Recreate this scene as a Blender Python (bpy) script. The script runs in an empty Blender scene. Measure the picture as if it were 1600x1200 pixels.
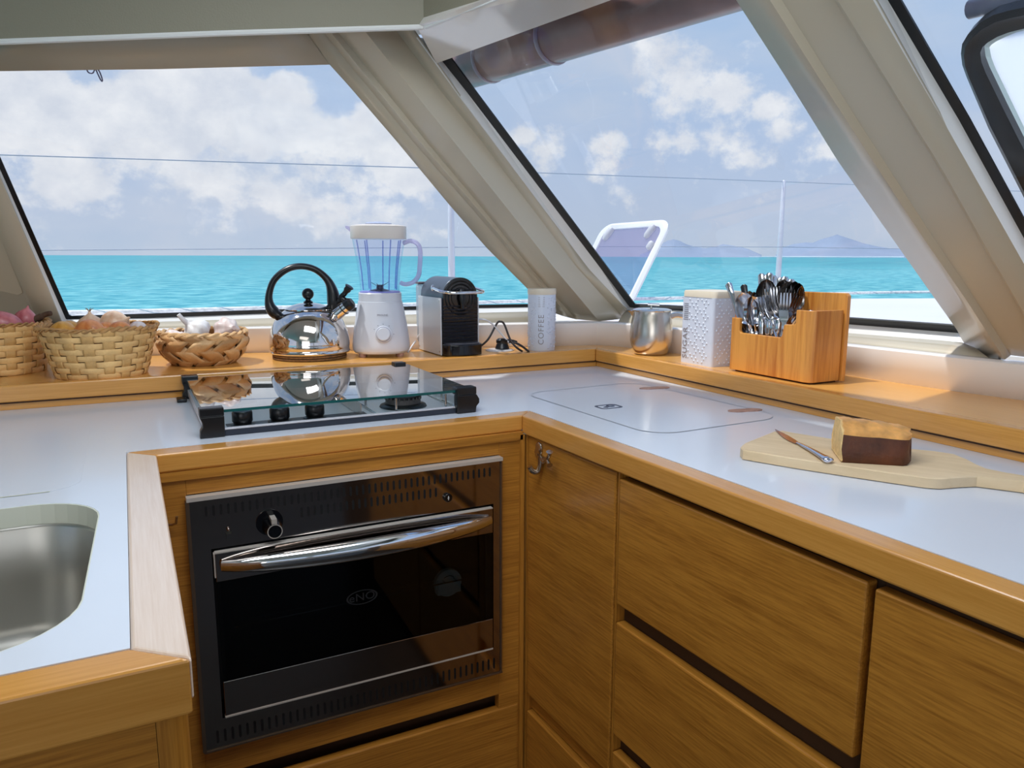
import bpy, bmesh, math, random
from mathutils import Vector, Matrix
from mathutils.geometry import tessellate_polygon
PI = math.pi
SC = bpy.context.scene
COL = SC.collection
random.seed(7)

# ------------------------------------------------------------------ camera model (1600 x 1200)
F = 1175.0
pitch = math.atan(199.5/F); roll = math.radians(0.17); yaw = math.radians(27.1)
EYE = Vector((0, 0, 1.22))
fw = Vector((math.sin(yaw)*math.cos(pitch), math.cos(yaw)*math.cos(pitch), -math.sin(pitch)))
r0 = Vector((math.cos(yaw), -math.sin(yaw), 0))
u0 = Vector((math.sin(yaw)*math.sin(pitch), math.cos(yaw)*math.sin(pitch), math.cos(pitch)))
RT = r0*math.cos(roll)+u0*math.sin(roll)
UP = u0*math.cos(roll)-r0*math.sin(roll)
def ray(x, y): return fw + RT*((x-800)/F) - UP*((y-600)/F)
def Pz(x, y, z):
    d = ray(x, y); return EYE + d*((z-EYE.z)/d.z)
def Py(x, y, Y):
    d = ray(x, y); return EYE + d*((Y-EYE.y)/d.y)
def Px(x, y, X):
    d = ray(x, y); return EYE + d*((X-EYE.x)/d.x)
def Pp(x, y, pl):
    d = ray(x, y); P0, n = pl
    return EYE + d*((P0-EYE).dot(n)/d.dot(n))
def Pd(x, y, D):
    d = ray(x, y); return EYE + d*(D/math.hypot(d.x, d.y))

cam = bpy.data.cameras.new('camera'); camo = bpy.data.objects.new('camera', cam); COL.objects.link(camo)
cam.sensor_width = 36; cam.lens = F*36/1600; cam.clip_start = .02; cam.clip_end = 30000
M = Matrix(((RT.x, UP.x, -fw.x, EYE.x), (RT.y, UP.y, -fw.y, EYE.y), (RT.z, UP.z, -fw.z, EYE.z), (0, 0, 0, 1)))
camo.matrix_world = M
SC.camera = camo
SC.view_settings.view_transform = 'Standard'; SC.view_settings.look = 'None'
SC.view_settings.gamma = 1; SC.view_settings.exposure = 0.0; SC.view_settings.use_curve_mapping = False

# ------------------------------------------------------------------ materials
def lin(c):
    return tuple(((v/255)/12.92 if v/255 <= .04045 else ((v/255+.055)/1.055)**2.4) for v in c)+(1,)
def setin(b, **k):
    for n, v in k.items():
        n = n.replace('_', ' ')
        if n in b.inputs: b.inputs[n].default_value = v
def new_mat(name):
    m = bpy.data.materials.new(name); m.use_nodes = True
    nt = m.node_tree; b = nt.nodes['Principled BSDF']
    return m, nt, b
def mat(name, rgb, rough=.5, metal=0., var=.0, vscale=8., coat=0., bump=0., bscale=40., spec=.5, stretch=(1,1,1), sss=0):
    m, nt, b = new_mat(name)
    b.inputs['Base Color'].default_value = lin(rgb); b.inputs['Roughness'].default_value = rough
    b.inputs['Metallic'].default_value = metal; b.inputs['Specular IOR Level'].default_value = spec
    if coat: b.inputs['Coat Weight'].default_value = coat; b.inputs['Coat Roughness'].default_value = .08
    if sss: b.inputs['Subsurface Weight'].default_value = sss; b.inputs['Subsurface Radius'].default_value = (.01,.006,.004)
    tc = nt.nodes.new('ShaderNodeTexCoord'); mp = nt.nodes.new('ShaderNodeMapping')
    mp.inputs['Scale'].default_value = stretch
    nt.links.new(tc.outputs['Object'], mp.inputs['Vector'])
    nz = nt.nodes.new('ShaderNodeTexNoise'); nz.inputs['Scale'].default_value = vscale; nz.inputs['Detail'].default_value = 5
    nt.links.new(mp.outputs[0], nz.inputs['Vector'])
    if var:
        mx = nt.nodes.new('ShaderNodeMix'); mx.data_type = 'RGBA'
        c = lin(rgb)
        mx.inputs['A'].default_value = tuple(v*(1-var) for v in c[:3])+(1,)
        mx.inputs['B'].default_value = tuple(min(1, v*(1+var)) for v in c[:3])+(1,)
        rm = nt.nodes.new('ShaderNodeMapRange'); rm.inputs['From Min'].default_value = .3; rm.inputs['From Max'].default_value = .7
        nt.links.new(nz.outputs['Fac'], rm.inputs['Value']); nt.links.new(rm.outputs[0], mx.inputs['Factor'])
        nt.links.new(mx.outputs['Result'], b.inputs['Base Color'])
    if bump:
        n2 = nt.nodes.new('ShaderNodeTexNoise'); n2.inputs['Scale'].default_value = bscale; n2.inputs['Detail'].default_value = 4
        nt.links.new(mp.outputs[0], n2.inputs['Vector'])
        bp = nt.nodes.new('ShaderNodeBump'); bp.inputs['Strength'].default_value = bump; bp.inputs['Distance'].default_value = .002
        nt.links.new(n2.outputs['Fac'], bp.inputs['Height']); nt.links.new(bp.outputs[0], b.inputs['Normal'])
    return m
def wood(name, light, dark, axis='x', fine=330., rough=.42, coat=.14, contrast=1.0, lengthen=34.):
    """straight-grained wood, the grain running along the given axis"""
    m, nt, b = new_mat(name)
    tc = nt.nodes.new('ShaderNodeTexCoord'); mp = nt.nodes.new('ShaderNodeMapping')
    s = {'x': (1/lengthen, 1, 1), 'y': (1, 1/lengthen, 1), 'z': (1, 1, 1/lengthen)}[axis]
    mp.inputs['Scale'].default_value = s
    nt.links.new(tc.outputs['Object'], mp.inputs['Vector'])
    warp = nt.nodes.new('ShaderNodeTexNoise'); warp.inputs['Scale'].default_value = 7; warp.inputs['Detail'].default_value = 2
    nt.links.new(mp.outputs[0], warp.inputs['Vector'])
    va = nt.nodes.new('ShaderNodeVectorMath'); va.operation = 'MULTIPLY_ADD'
    nt.links.new(warp.outputs['Color'], va.inputs[0]); va.inputs[1].default_value = (.006, .006, .006)
    nt.links.new(mp.outputs[0], va.inputs[2])
    n1 = nt.nodes.new('ShaderNodeTexNoise'); n1.inputs['Scale'].default_value = fine; n1.inputs['Detail'].default_value = 6; n1.inputs['Roughness'].default_value = .65
    n2 = nt.nodes.new('ShaderNodeTexNoise'); n2.inputs['Scale'].default_value = fine*.12; n2.inputs['Detail'].default_value = 3
    for n in (n1, n2): nt.links.new(va.outputs[0], n.inputs['Vector'])
    ad = nt.nodes.new('ShaderNodeMath'); ad.operation = 'MULTIPLY_ADD'; ad.inputs[1].default_value = .70
    nt.links.new(n1.outputs['Fac'], ad.inputs[0])
    m2 = nt.nodes.new('ShaderNodeMath'); m2.operation = 'MULTIPLY'; m2.inputs[1].default_value = .30
    nt.links.new(n2.outputs['Fac'], m2.inputs[0]); nt.links.new(m2.outputs[0], ad.inputs[2])
    cr = nt.nodes.new('ShaderNodeValToRGB')
    cr.color_ramp.elements[0].position = .5-.13/contrast; cr.color_ramp.elements[0].color = lin(dark)
    cr.color_ramp.elements[1].position = .5+.10/contrast; cr.color_ramp.elements[1].color = lin(light)
    nt.links.new(ad.outputs[0], cr.inputs[0]); nt.links.new(cr.outputs[0], b.inputs['Base Color'])
    b.inputs['Roughness'].default_value = rough
    b.inputs['Coat Weight'].default_value = coat; b.inputs['Coat Roughness'].default_value = .16
    bp = nt.nodes.new('ShaderNodeBump'); bp.inputs['Strength'].default_value = .12; bp.inputs['Distance'].default_value = .0006
    nt.links.new(n1.outputs['Fac'], bp.inputs['Height']); nt.links.new(bp.outputs[0], b.inputs['Normal'])
    return m
def brushed(name, rgb, rough=.25, stretch=(1,1,40), scale=30):
    m, nt, b = new_mat(name)
    b.inputs['Base Color'].default_value = lin(rgb); b.inputs['Metallic'].default_value = 1
    tc = nt.nodes.new('ShaderNodeTexCoord'); mp = nt.nodes.new('ShaderNodeMapping'); mp.inputs['Scale'].default_value = stretch
    nz = nt.nodes.new('ShaderNodeTexNoise'); nz.inputs['Scale'].default_value = scale; nz.inputs['Detail'].default_value = 4
    nt.links.new(tc.outputs['Object'], mp.inputs['Vector']); nt.links.new(mp.outputs[0], nz.inputs['Vector'])
    rm = nt.nodes.new('ShaderNodeMapRange'); rm.inputs['To Min'].default_value = rough*.6; rm.inputs['To Max'].default_value = rough*1.4
    nt.links.new(nz.outputs['Fac'], rm.inputs['Value']); nt.links.new(rm.outputs[0], b.inputs['Roughness'])
    return m
def glassy(name, tint=(255, 255, 255), ior=1.5, rough=0., boost=1.0, alpha=0., body=(200,210,230)):
    """thin clear sheet: transparent with a Fresnel reflection, optionally part milky"""
    m, nt, b = new_mat(name)
    nt.nodes.remove(b); out = [n for n in nt.nodes if n.type == 'OUTPUT_MATERIAL'][0]
    tr = nt.nodes.new('ShaderNodeBsdfTransparent'); tr.inputs[0].default_value = lin(tint)
    gl = nt.nodes.new('ShaderNodeBsdfGlossy'); gl.inputs['Roughness'].default_value = rough
    fr = nt.nodes.new('ShaderNodeFresnel'); fr.inputs[0].default_value = ior
    mu = nt.nodes.new('ShaderNodeMath'); mu.operation = 'MULTIPLY'; mu.inputs[1].default_value = boost; mu.use_clamp = True
    ge = nt.nodes.new('ShaderNodeNewGeometry'); ib = nt.nodes.new('ShaderNodeMath'); ib.operation = 'SUBTRACT'; ib.inputs[0].default_value = 1.0; nt.links.new(ge.outputs['Backfacing'], ib.inputs[1])
    m0 = nt.nodes.new('ShaderNodeMath'); m0.operation = 'MULTIPLY'; nt.links.new(fr.outputs[0], m0.inputs[0]); nt.links.new(ib.outputs[0], m0.inputs[1])
    nt.links.new(m0.outputs[0], mu.inputs[0])
    mx = nt.nodes.new('ShaderNodeMixShader')
    nt.links.new(mu.outputs[0], mx.inputs[0]); nt.links.new(gl.outputs[0], mx.inputs[2])
    if alpha:
        df = nt.nodes.new('ShaderNodeBsdfTranslucent'); df.inputs[0].default_value = lin(body)
        d2 = nt.nodes.new('ShaderNodeBsdfDiffuse'); d2.inputs[0].default_value = lin(body)
        dd = nt.nodes.new('ShaderNodeMixShader'); dd.inputs[0].default_value = .5
        nt.links.new(df.outputs[0], dd.inputs[1]); nt.links.new(d2.outputs[0], dd.inputs[2])
        ma = nt.nodes.new('ShaderNodeMixShader'); ma.inputs[0].default_value = alpha
        nt.links.new(tr.outputs[0], ma.inputs[1]); nt.links.new(dd.outputs[0], ma.inputs[2])
        nt.links.new(ma.outputs[0], mx.inputs[1])
    else:
        nt.links.new(tr.outputs[0], mx.inputs[1])
    nt.links.new(mx.outputs[0], out.inputs[0])
    return m

OAK_L, OAK_D = (194, 131, 48), (152, 95, 28)
m_oak_x = wood('oak_grain_x', OAK_L, OAK_D, 'x')
m_oak_y = wood('oak_grain_y', OAK_L, OAK_D, 'y')
m_oak_z = wood('oak_grain_z', OAK_L, OAK_D, 'z')
m_edge_x = wood('edge_oak_x', (220, 157, 76), (200, 136, 56), 'x', coat=.55, rough=.26, contrast=.7)
m_edge_y = wood('edge_oak_y', (220, 157, 76), (200, 136, 56), 'y', coat=.55, rough=.26, contrast=.7)
m_sheen_y = wood('sheen_oak_y', (238, 216, 198), (224, 196, 172), 'y', coat=.5, rough=.28, contrast=.7)  # paler oak for the left edging: whitish sky reflection put into the colour
m_shelf = wood('shelf_oak', (232, 172, 90), (216, 152, 72), 'x', coat=.6, rough=.3, contrast=.6)
m_shelf_y = wood('shelf_oak_y', (232, 172, 90), (216, 152, 72), 'y', coat=.6, rough=.3, contrast=.6)
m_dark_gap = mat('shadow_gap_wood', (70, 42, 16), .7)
m_bamboo = wood('bamboo', (212, 146, 66), (176, 104, 38), 'z', fine=90, rough=.4, coat=.25, contrast=1.1, lengthen=20)
m_white = mat('white_solid_surface', (222, 227, 236), .24, var=.02, vscale=3, coat=.25)
m_seam = mat('seam_grey', (178, 178, 182), .6)
m_seam_cream = mat('seam_cream', (212, 212, 194), .6)
m_grp = mat('cream_fibreglass', (196, 184, 162), .34, var=.015, vscale=2, coat=.22)
m_grp_white = mat('white_fibreglass_strip', (232, 230, 226), .3)
m_wallpanel = mat('white_wall_panel', (240, 232, 225), .25, coat=.3)
m_fascia = mat('grey_green_vinyl', (138, 131, 112), .55, bump=.3, bscale=300)
m_pinkpanel = mat('glossy_ceiling_panel', (222, 214, 206), .08, coat=.8)
m_rubber = mat('black_rubber', (14, 15, 18), .35)
m_black = mat('black_plastic', (14, 14, 16), .3)
m_blackg = mat('gloss_black_plastic', (10, 10, 13), .12)
m_steel = brushed('polished_steel', (214, 212, 208), .1, (1,1,1), 20)
m_kettle = mat('kettle_steel', (224, 216, 210), .055, 1.)
m_chrome = mat('chrome', (230, 230, 230), .06, 1.)
m_bsteel = brushed('brushed_steel', (200, 198, 192), .3, (60,60,1), 12)
m_sink = brushed('sink_steel', (196, 192, 184), .32, (1,1,1), 6)
m_oven_steel = mat('oven_mirror_steel', (158, 146, 138), .07, 1.)
m_oven_trim = mat('oven_trim', (214, 205, 194), .32, .35)
m_oven_black = mat('oven_black', (8, 8, 9), .1)
m_oven_glass = glassy('oven_glass', (176, 182, 184), 1.45, 0, .9)
m_slot = mat('slot_black', (4, 4, 5), .6)
m_blade = mat('blade_dark', (40, 44, 60), .25, .8)
m_window = glassy('window_glass', (250, 252, 252), 1.45, 0, .75)
m_hobglass = glassy('hob_cover_glass', (228, 238, 238), 1.52, 0, 2.1)
m_glassedge = mat('green_glass_edge', (24, 84, 84), .15)
m_jug = glassy('jug_plastic', (246, 249, 255), 1.4, .02, 1.0, .07, (205, 214, 248))
m_jugrib = glassy('jug_rib', (206, 214, 242), 1.45, .05, 1.0, .22, (170, 182, 232))
m_jughandle = glassy('jug_handle', (236, 236, 248), 1.45, .05, 1.0, .5, (224, 218, 244))
m_appl = mat('white_appliance_plastic', (206, 208, 217), .25, coat=.2)
m_lidw = mat('cream_white_lid', (226, 216, 208), .35)
m_lid_wood = mat('cream_lid', (226, 210, 186), .4)
m_can = mat('pale_grey_tin', (212, 215, 226), .32, var=.02, vscale=20)
m_can_text = mat('embossed_text', (146, 138, 138), .4)
m_graytext = mat('grey_print', (120, 120, 130), .5)
m_cmgrey = mat('coffee_machine_grey', (84, 92, 104), .35, .3)
m_cord_b = mat('black_cord', (34, 26, 28), .5)
m_cord_w = mat('white_cord', (226, 226, 230), .5)
m_weave_b = mat('bamboo_stakes', (208, 162, 98), .55, var=.2, vscale=26, bump=.4, bscale=220)
m_weave2b = mat('palm_weave_dark', (176, 132, 84), .55, var=.2, vscale=24, bump=.5, bscale=160)
m_weave = mat('bamboo_weave', (240, 192, 126), .55, var=.2, vscale=26, bump=.4, bscale=220)
m_weave2 = mat('palm_weave', (206, 164, 114), .55, var=.24, vscale=24, bump=.5, bscale=160)
m_weave_rim = mat('weave_rim', (188, 140, 84), .6, var=.3, vscale=40, bump=.5, bscale=150)
m_bask_in = mat('basket_inside', (150, 104, 60), .8, var=.3, vscale=30)
def onion_mat(name, c1, c2):
    m, nt, b = new_mat(name)
    tc = nt.nodes.new('ShaderNodeTexCoord')
    wv = nt.nodes.new('ShaderNodeTexNoise'); wv.inputs['Scale'].default_value = 60; wv.inputs['Detail'].default_value = 3
    mp = nt.nodes.new('ShaderNodeMapping'); mp.inputs['Scale'].default_value = (1, 1, .12)
    nt.links.new(tc.outputs['Object'], mp.inputs[0]); nt.links.new(mp.outputs[0], wv.inputs['Vector'])
    cr = nt.nodes.new('ShaderNodeValToRGB'); cr.color_ramp.elements[0].position = .35; cr.color_ramp.elements[1].position = .65
    cr.color_ramp.elements[0].color = lin(c1); cr.color_ramp.elements[1].color = lin(c2)
    nt.links.new(wv.outputs['Fac'], cr.inputs[0]); nt.links.new(cr.outputs[0], b.inputs['Base Color'])
    b.inputs['Roughness'].default_value = .38; b.inputs['Coat Weight'].default_value = .1
    return m
m_onion = onion_mat('onion_skin', (206, 116, 56), (234, 156, 92))
m_onion_y = onion_mat('onion_skin_yellow', (190, 128, 44), (224, 166, 76))
m_onion_p = onion_mat('onion_skin_pale', (222, 172, 134), (240, 206, 174))
m_redonion = onion_mat('red_onion_skin', (176, 84, 90), (214, 128, 128))
m_garlic = onion_mat('garlic_skin', (222, 214, 212), (244, 240, 238))
m_garlic_p = onion_mat('garlic_skin_pink', (216, 190, 182), (240, 226, 220))
m_root = mat('dry_roots', (150, 110, 70), .9)
m_cork = mat('cork', (120, 84, 46), .8, var=.4, vscale=160, bump=.6, bscale=200)
m_board = wood('board_wood', (236, 208, 168), (218, 188, 144), 'x', fine=50, rough=.6, coat=0, contrast=.8, lengthen=8)
m_crust_dark = mat('dark_crust', (86, 42, 16), .5, var=.5, vscale=26, bump=.5, bscale=120)
m_crust_gold = mat('golden_crust', (226, 162, 88), .45, var=.3, vscale=44, bump=.7, bscale=110)
m_crumb = mat('bread_crumb', (238, 200, 138), .85, var=.12, vscale=120, bump=.8, bscale=260)
m_hinge = mat('worn_hinge_cover', (178, 138, 122), .5, var=.25, vscale=60)
m_floor = wood('floor_teak', (34, 25, 19), (24, 17, 13), 'y', fine=60)
m_ceil = mat('ceiling_vinyl', (214, 212, 204), .6)
m_deck = mat('white_deck', (236, 234, 236), .45, var=.03, vscale=2)
m_rope = mat('rope_white', (236, 236, 238), .7, var=.2, vscale=60)
m_rope_b = mat('rope_blue', (168, 188, 200), .7)
m_wire = mat('lifeline_wire', (176, 182, 196), .4, .3)
m_stan = mat('stanchion_steel', (226, 224, 232), .3, .25)
m_hatch_frame = mat('hatch_frame_white', (240, 238, 240), .3)
m_hatch_acr = glassy('hatch_acrylic', (238, 234, 246), 1.4, 0, .8, .16, (196, 192, 214))
m_hatch_part = mat('hatch_handle_grey', (206, 204, 210), .4)
m_roll = mat('mauve_cover', (150, 116, 112), .4, var=.22, vscale=9, coat=.3)
m_isle = mat('hazy_island', (150, 162, 182), 1., var=.06, vscale=.004, spec=0)  # aerial haze put into the colour
m_foam = mat('sea_foam', (240, 246, 250), .9)
m_hook = mat('hook_bronze', (196, 182, 166), .26, 1.)
m_socket = mat('socket_plate', (206, 204, 206), .3, .2)
m_knifehandle = mat('knife_steel', (214, 212, 222), .12, 1.)
m_knifeblade = mat('knife_blade', (176, 150, 150), .16, 1.)

# ------------------------------------------------------------------ mesh builder
def sgn(x): return -1 if x < 0 else 1
class MB:
    def __init__(s): s.v = []; s.f = []; s.m = []; s.cm = 0
    def add(s, vs, fs):
        o = len(s.v); s.v += [Vector(v) for v in vs]
        for f in fs: s.f.append([i+o for i in f]); s.m.append(s.cm)
        return s
    def box(s, x0, x1, y0, y1, z0, z1):
        vs = [(x, y, z) for z in (z0, z1) for y in (y0, y1) for x in (x0, x1)]
        return s.add(vs, [(0,2,3,1),(4,5,7,6),(0,1,5,4),(2,6,7,3),(0,4,6,2),(1,3,7,5)])
    def hexa(s, b, t):
        """prism between polygon b and polygon t (same count)"""
        n = len(b)
        return s.add(list(b)+list(t), [list(range(n))[::-1], list(range(n, 2*n))]+[(i, (i+1) % n, n+(i+1) % n, n+i) for i in range(n)])
    def slab(s, pts, off):
        off = Vector(off); return s.hexa([Vector(p) for p in pts], [Vector(p)+off for p in pts])
    def loft(s, rings, closed=True, caps=True):
        n = len(rings[0]); vs = [p for r in rings for p in r]; fs = []
        for k in range(len(rings)-1):
            for i in range(n if closed else n-1):
                j = (i+1) % n; fs.append((k*n+i, k*n+j, (k+1)*n+j, (k+1)*n+i))
        if caps and closed: fs += [list(range(n))[::-1], [(len(rings)-1)*n+i for i in range(n)]]
        return s.add(vs, fs)
    def lathe(s, prof, c=(0, 0, 0), n=40, sq=None, caps=True):
        c = Vector(c); rings = []
        for r, z in prof:
            ring = []
            for i in range(n):
                a = 2*PI*i/n; ca, sa = math.cos(a), math.sin(a)
                if sq:
                    k = (abs(ca)**sq+abs(sa)**sq)**(-1/sq); ring.append(c+Vector((r*k*ca, r*k*sa, z)))
                else: ring.append(c+Vector((r*ca, r*sa, z)))
            rings.append(ring)
        return s.loft(rings, True, caps)
    def tube(s, pts, r, n=10, flat=None, caps=True, ref=None):
        """tube along points; r number or list; flat=(a,b) multiplies the two cross axes"""
        pts = [Vector(p) for p in pts]; rings = []
        rr = r if isinstance(r, (list, tuple)) else [r]*len(pts)
        prev = None
        for i, p in enumerate(pts):
            t = (pts[min(i+1, len(pts)-1)]-pts[max(i-1, 0)]).normalized()
            if prev is None:
                a = Vector(ref) if ref else (Vector((0, 0, 1)) if abs(t.z) < .9 else Vector((1, 0, 0)))
            else: a = prev
            x = (a - t*a.dot(t)).normalized(); prev = x; y = t.cross(x)
            fa, fb = flat if flat else (1, 1)
            rings.append([p+x*(math.cos(2*PI*k/n)*rr[i]*fa)+y*(math.sin(2*PI*k/n)*rr[i]*fb) for k in range(n)])
        return s.loft(rings, True, caps)
    def grid(s, rows):
        n = len(rows[0]); vs = [p for r in rows for p in r]
        return s.add(vs, [(k*n+i, k*n+i+1, (k+1)*n+i+1, (k+1)*n+i) for k in range(len(rows)-1) for i in range(n-1)])
    def poly(s, outer, holes, z0, z1):
        """flat plate with holes, outline points as (x, y)"""
        loops = [outer]+list(holes)
        tri = tessellate_polygon([[Vector((p[0], p[1], 0)) for p in l] for l in loops])
        flat = [p for l in loops for p in l]; n = len(flat)
        vs = [(p[0], p[1], z0) for p in flat]+[(p[0], p[1], z1) for p in flat]
        fs = [tuple(t) for t in tri]+[tuple(i+n for i in t) for t in tri]
        o = 0
        for l in loops:
            k = len(l); fs += [(o+i, o+(i+1) % k, n+o+(i+1) % k, n+o+i) for i in range(k)]; o += k
        return s.add(vs, fs)
    def xf(s, Mx):
        s.v = [Mx @ v for v in s.v]; return s
    def sphere(s, c, r, n=16, m=10, sc=(1, 1, 1)):
        c = Vector(c); rings = []
        for k in range(m+1):
            ph = -PI/2+PI*k/m; q = max(math.cos(ph), .002)
            rings.append([c+Vector((r*sc[0]*q*math.cos(2*PI*i/n), r*sc[1]*q*math.sin(2*PI*i/n), r*sc[2]*math.sin(ph))) for i in range(n)])
        return s.loft(rings)
    def build(s, name, mats, parent=None, world=False, smooth=40, bevel=0, seg=2, sub=0, origin=None):
        if not isinstance(mats, (list, tuple)): mats = [mats]
        vs = s.v
        if parent is not None and world:
            inv = parent['_w'] if False else WM[parent.name].inverted()
            vs = [inv @ v for v in vs]
        loc = Vector((0, 0, 0))
        if parent is None:
            if origin is None:
                mn = [min(v[i] for v in vs) for i in range(3)]; mx = [max(v[i] for v in vs) for i in range(3)]
                origin = ((mn[0]+mx[0])/2, (mn[1]+mx[1])/2, mn[2])
            loc = Vector(origin); vs = [v-loc for v in vs]
        me = bpy.data.meshes.new(name); me.from_pydata([tuple(v) for v in vs], [], s.f)
        for mm in mats: me.materials.append(mm)
        for i, p in enumerate(me.polygons): p.material_index = min(s.m[i], len(mats)-1)
        bm = bmesh.new(); bm.from_mesh(me); bmesh.ops.recalc_face_normals(bm, faces=bm.faces); bm.to_mesh(me); bm.free()
        me.validate()
        if smooth:
            me.shade_smooth(); me.set_sharp_from_angle(angle=math.radians(smooth))
        o = bpy.data.objects.new(name, me); COL.objects.link(o); o.location = loc
        if parent is not None:
            o.parent = parent; WM[o.name] = WM[parent.name].copy()
        else: WM[o.name] = Matrix.Translation(loc)
        if bevel:
            b = o.modifiers.new('bevel', 'BEVEL'); b.width = bevel; b.segments = seg; b.limit_method = 'ANGLE'; b.angle_limit = math.radians(35)
        if sub:
            q = o.modifiers.new('subd', 'SUBSURF'); q.levels = sub; q.render_levels = sub
        return o
WM = {}
def thing(name, label, cat, loc=(0, 0, 0), rz=0, group=None):
    o = bpy.data.objects.new(name, None); COL.objects.link(o); o.empty_display_size = .05
    o.location = loc; o.rotation_euler = (0, 0, rz); o['label'] = label; o['category'] = cat
    if group: o['group'] = group
    WM[o.name] = Matrix.Translation(Vector(loc)) @ Matrix.Rotation(rz, 4, 'Z')
    return o
def tag(o, label, cat, group=None):
    o['label'] = label; o['category'] = cat
    if group: o['group'] = group
    return o
def struct(o): o['kind'] = 'structure'; return o
def rrect(x0, x1, y0, y1, r, n=6):
    pts = []
    for cx, cy, a0 in ((x1-r, y1-r, 0), (x0+r, y1-r, 90), (x0+r, y0+r, 180), (x1-r, y0+r, 270)):
        for k in range(n+1):
            a = math.radians(a0+90*k/n); pts.append((cx+r*math.cos(a), cy+r*math.sin(a)))
    return pts
def smoothpath(pts, n=8):
    """Catmull-Rom through points"""
    P = [Vector(p) for p in pts]; out = []
    for i in range(len(P)-1):
        a = P[max(i-1, 0)]; b = P[i]; c = P[i+1]; d = P[min(i+2, len(P)-1)]
        for k in range(n):
            t = k/n
            out.append(.5*((2*b)+(c-a)*t+(2*a-5*b+4*c-d)*t*t+(3*b-a-3*c+d)*t*t*t))
    out.append(P[-1]); return out
def text_mesh(body, size, depth, spacing=1.0):
    cu = bpy.data.curves.new('t', 'FONT'); cu.body = body; cu.size = size; cu.extrude = depth; cu.space_character = spacing
    cu.align_x = 'CENTER'; cu.align_y = 'CENTER'
    o = bpy.data.objects.new('t', cu); COL.objects.link(o)
    dg = bpy.context.evaluated_depsgraph_get(); me = bpy.data.meshes.new_from_object(o.evaluated_get(dg))
    vs = [v.co.copy() for v in me.vertices]; fs = [list(p.vertices) for p in me.polygons]
    bpy.data.objects.remove(o); bpy.data.curves.remove(cu); bpy.data.meshes.remove(me)
    return vs, fs
def frame3(o, x, y):
    """matrix with origin o, x axis, y axis (up of the text), z outward"""
    x = Vector(x).normalized(); y = Vector(y).normalized(); z = x.cross(y)
    return Matrix(((x.x, y.x, z.x, o[0]), (x.y, y.y, z.y, o[1]), (x.z, y.z, z.z, o[2]), (0, 0, 0, 1)))

# ================================================================== SETTING: cabin shell and windows
def plane3(a, b, d):
    n = (b-a).cross(d).normalized()
    if n.z > 0: n = -n
    return n
dA = ray(990+290*2.8, 470+375*2.8); dA = dA/dA.z
a1, b1 = Pz(425, 490, 1.052), Pz(751, 484, 1.054); n1 = plane3(a1, b1, dA)
a2, b2 = Pz(1060, 485, 1.06), Pz(1490, 517, 1.06); n2 = plane3(a2, b2, dA)
LIN = .03
W1g = (a1, n1); W1i = (a1+n1*LIN, n1)
W2g = (a2, n2); W2i = (a2+n2*LIN, n2)
bB = Pz(1560, 562, 1.02); tB = Pp(1200, 0, W2i); dB = (tB-bB)/(tB-bB).z
PBn = (Vector((.05, -1, 0))).cross(dB).normalized()
if PBn.z > 0: PBn = -PBn
PB = (bB, PBn)
n3 = Vector((0, 1, 0)).cross(dB).normalized()
if n3.z > 0: n3 = -n3
W3i = (Pp(1593, 400, PB), n3); W3g = (W3i[0]-n3*LIN, n3)

def strip(mb, A, plA, B, plB, th=None):
    """surface between two pixel polylines lying on two real planes, then given thickness outward"""
    ra = [Pp(x, y, plA) for x, y in A]; rb = [Pp(x, y, plB) for x, y in B]
    mb.grid([ra, rb])
def resamp(pts, n):
    P = [Vector((p[0], p[1])) for p in pts]; L = [0]
    for i in range(1, len(P)): L.append(L[-1]+(P[i]-P[i-1]).length)
    out = []
    for k in range(n):
        t = L[-1]*k/(n-1); i = max(j for j in range(len(L)) if L[j] <= t+1e-9); i = min(i, len(P)-2)
        q = (t-L[i])/(L[i+1]-L[i]); p = P[i].lerp(P[i+1], q); out.append((p.x, p.y))
    return out
def solid(o, th):
    """thicken a sheet away from the room: its face stays where it is"""
    if th > 0:
        me = o.data; Mw = WM[o.name]; s = 0
        for p in me.polygons:
            s += (Mw.to_3x3() @ p.normal).dot(EYE - (Mw @ p.center))*p.area
        if s < 0:
            me.flip_normals()
    m = o.modifiers.new('solid', 'SOLIDIFY'); m.thickness = th; m.offset = -1; m.use_even_offset = False
    return o

# outlines (from bottom to top) of the long edges of the two pillars
A0 = [(860, 487), (850, 477), (825, 452), (760, 387), (702, 320), (619, 220), (544, 133), (515, 101), (470, 40)]
A1 = [(880, 494), (845, 449), (808, 407), (720, 306), (644, 220), (560, 118), (510, 56), (484, 22)]
A2 = [(900, 499), (856, 449.5), (830, 420), (750, 321), (665, 220), (590, 127), (527, 49), (505, 14)]
A3 = [(936, 502), (867, 420), (788, 320), (708, 220), (656, 156), (572, 51), (545, 8)]
A4 = [(975, 498), (903, 420), (826, 318), (752, 220), (692, 146), (622, 52), (585, 4)]
A5 = [(979.5, 484), (920, 420), (845, 321), (770, 220), (718, 150), (682, 99), (636, 34)]
N = 48
rA = [resamp(a, N) for a in (A0, A1, A2, A3, A4, A5)]
bA3 = Pz(936, 502, 1.02); bA4 = Pz(975, 498, 1.02)
nA = (bA4-bA3).cross(dA).normalized()
if nA.z > 0: nA = -nA
PA = (bA3, nA)
def mids(A, pl, off=0): return [Pp(x, y, (pl[0]+pl[1]*off, pl[1])) for x, y in A]
def lerp(a, b, t): return [p.lerp(q, t) for p, q in zip(a, b)]
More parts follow.
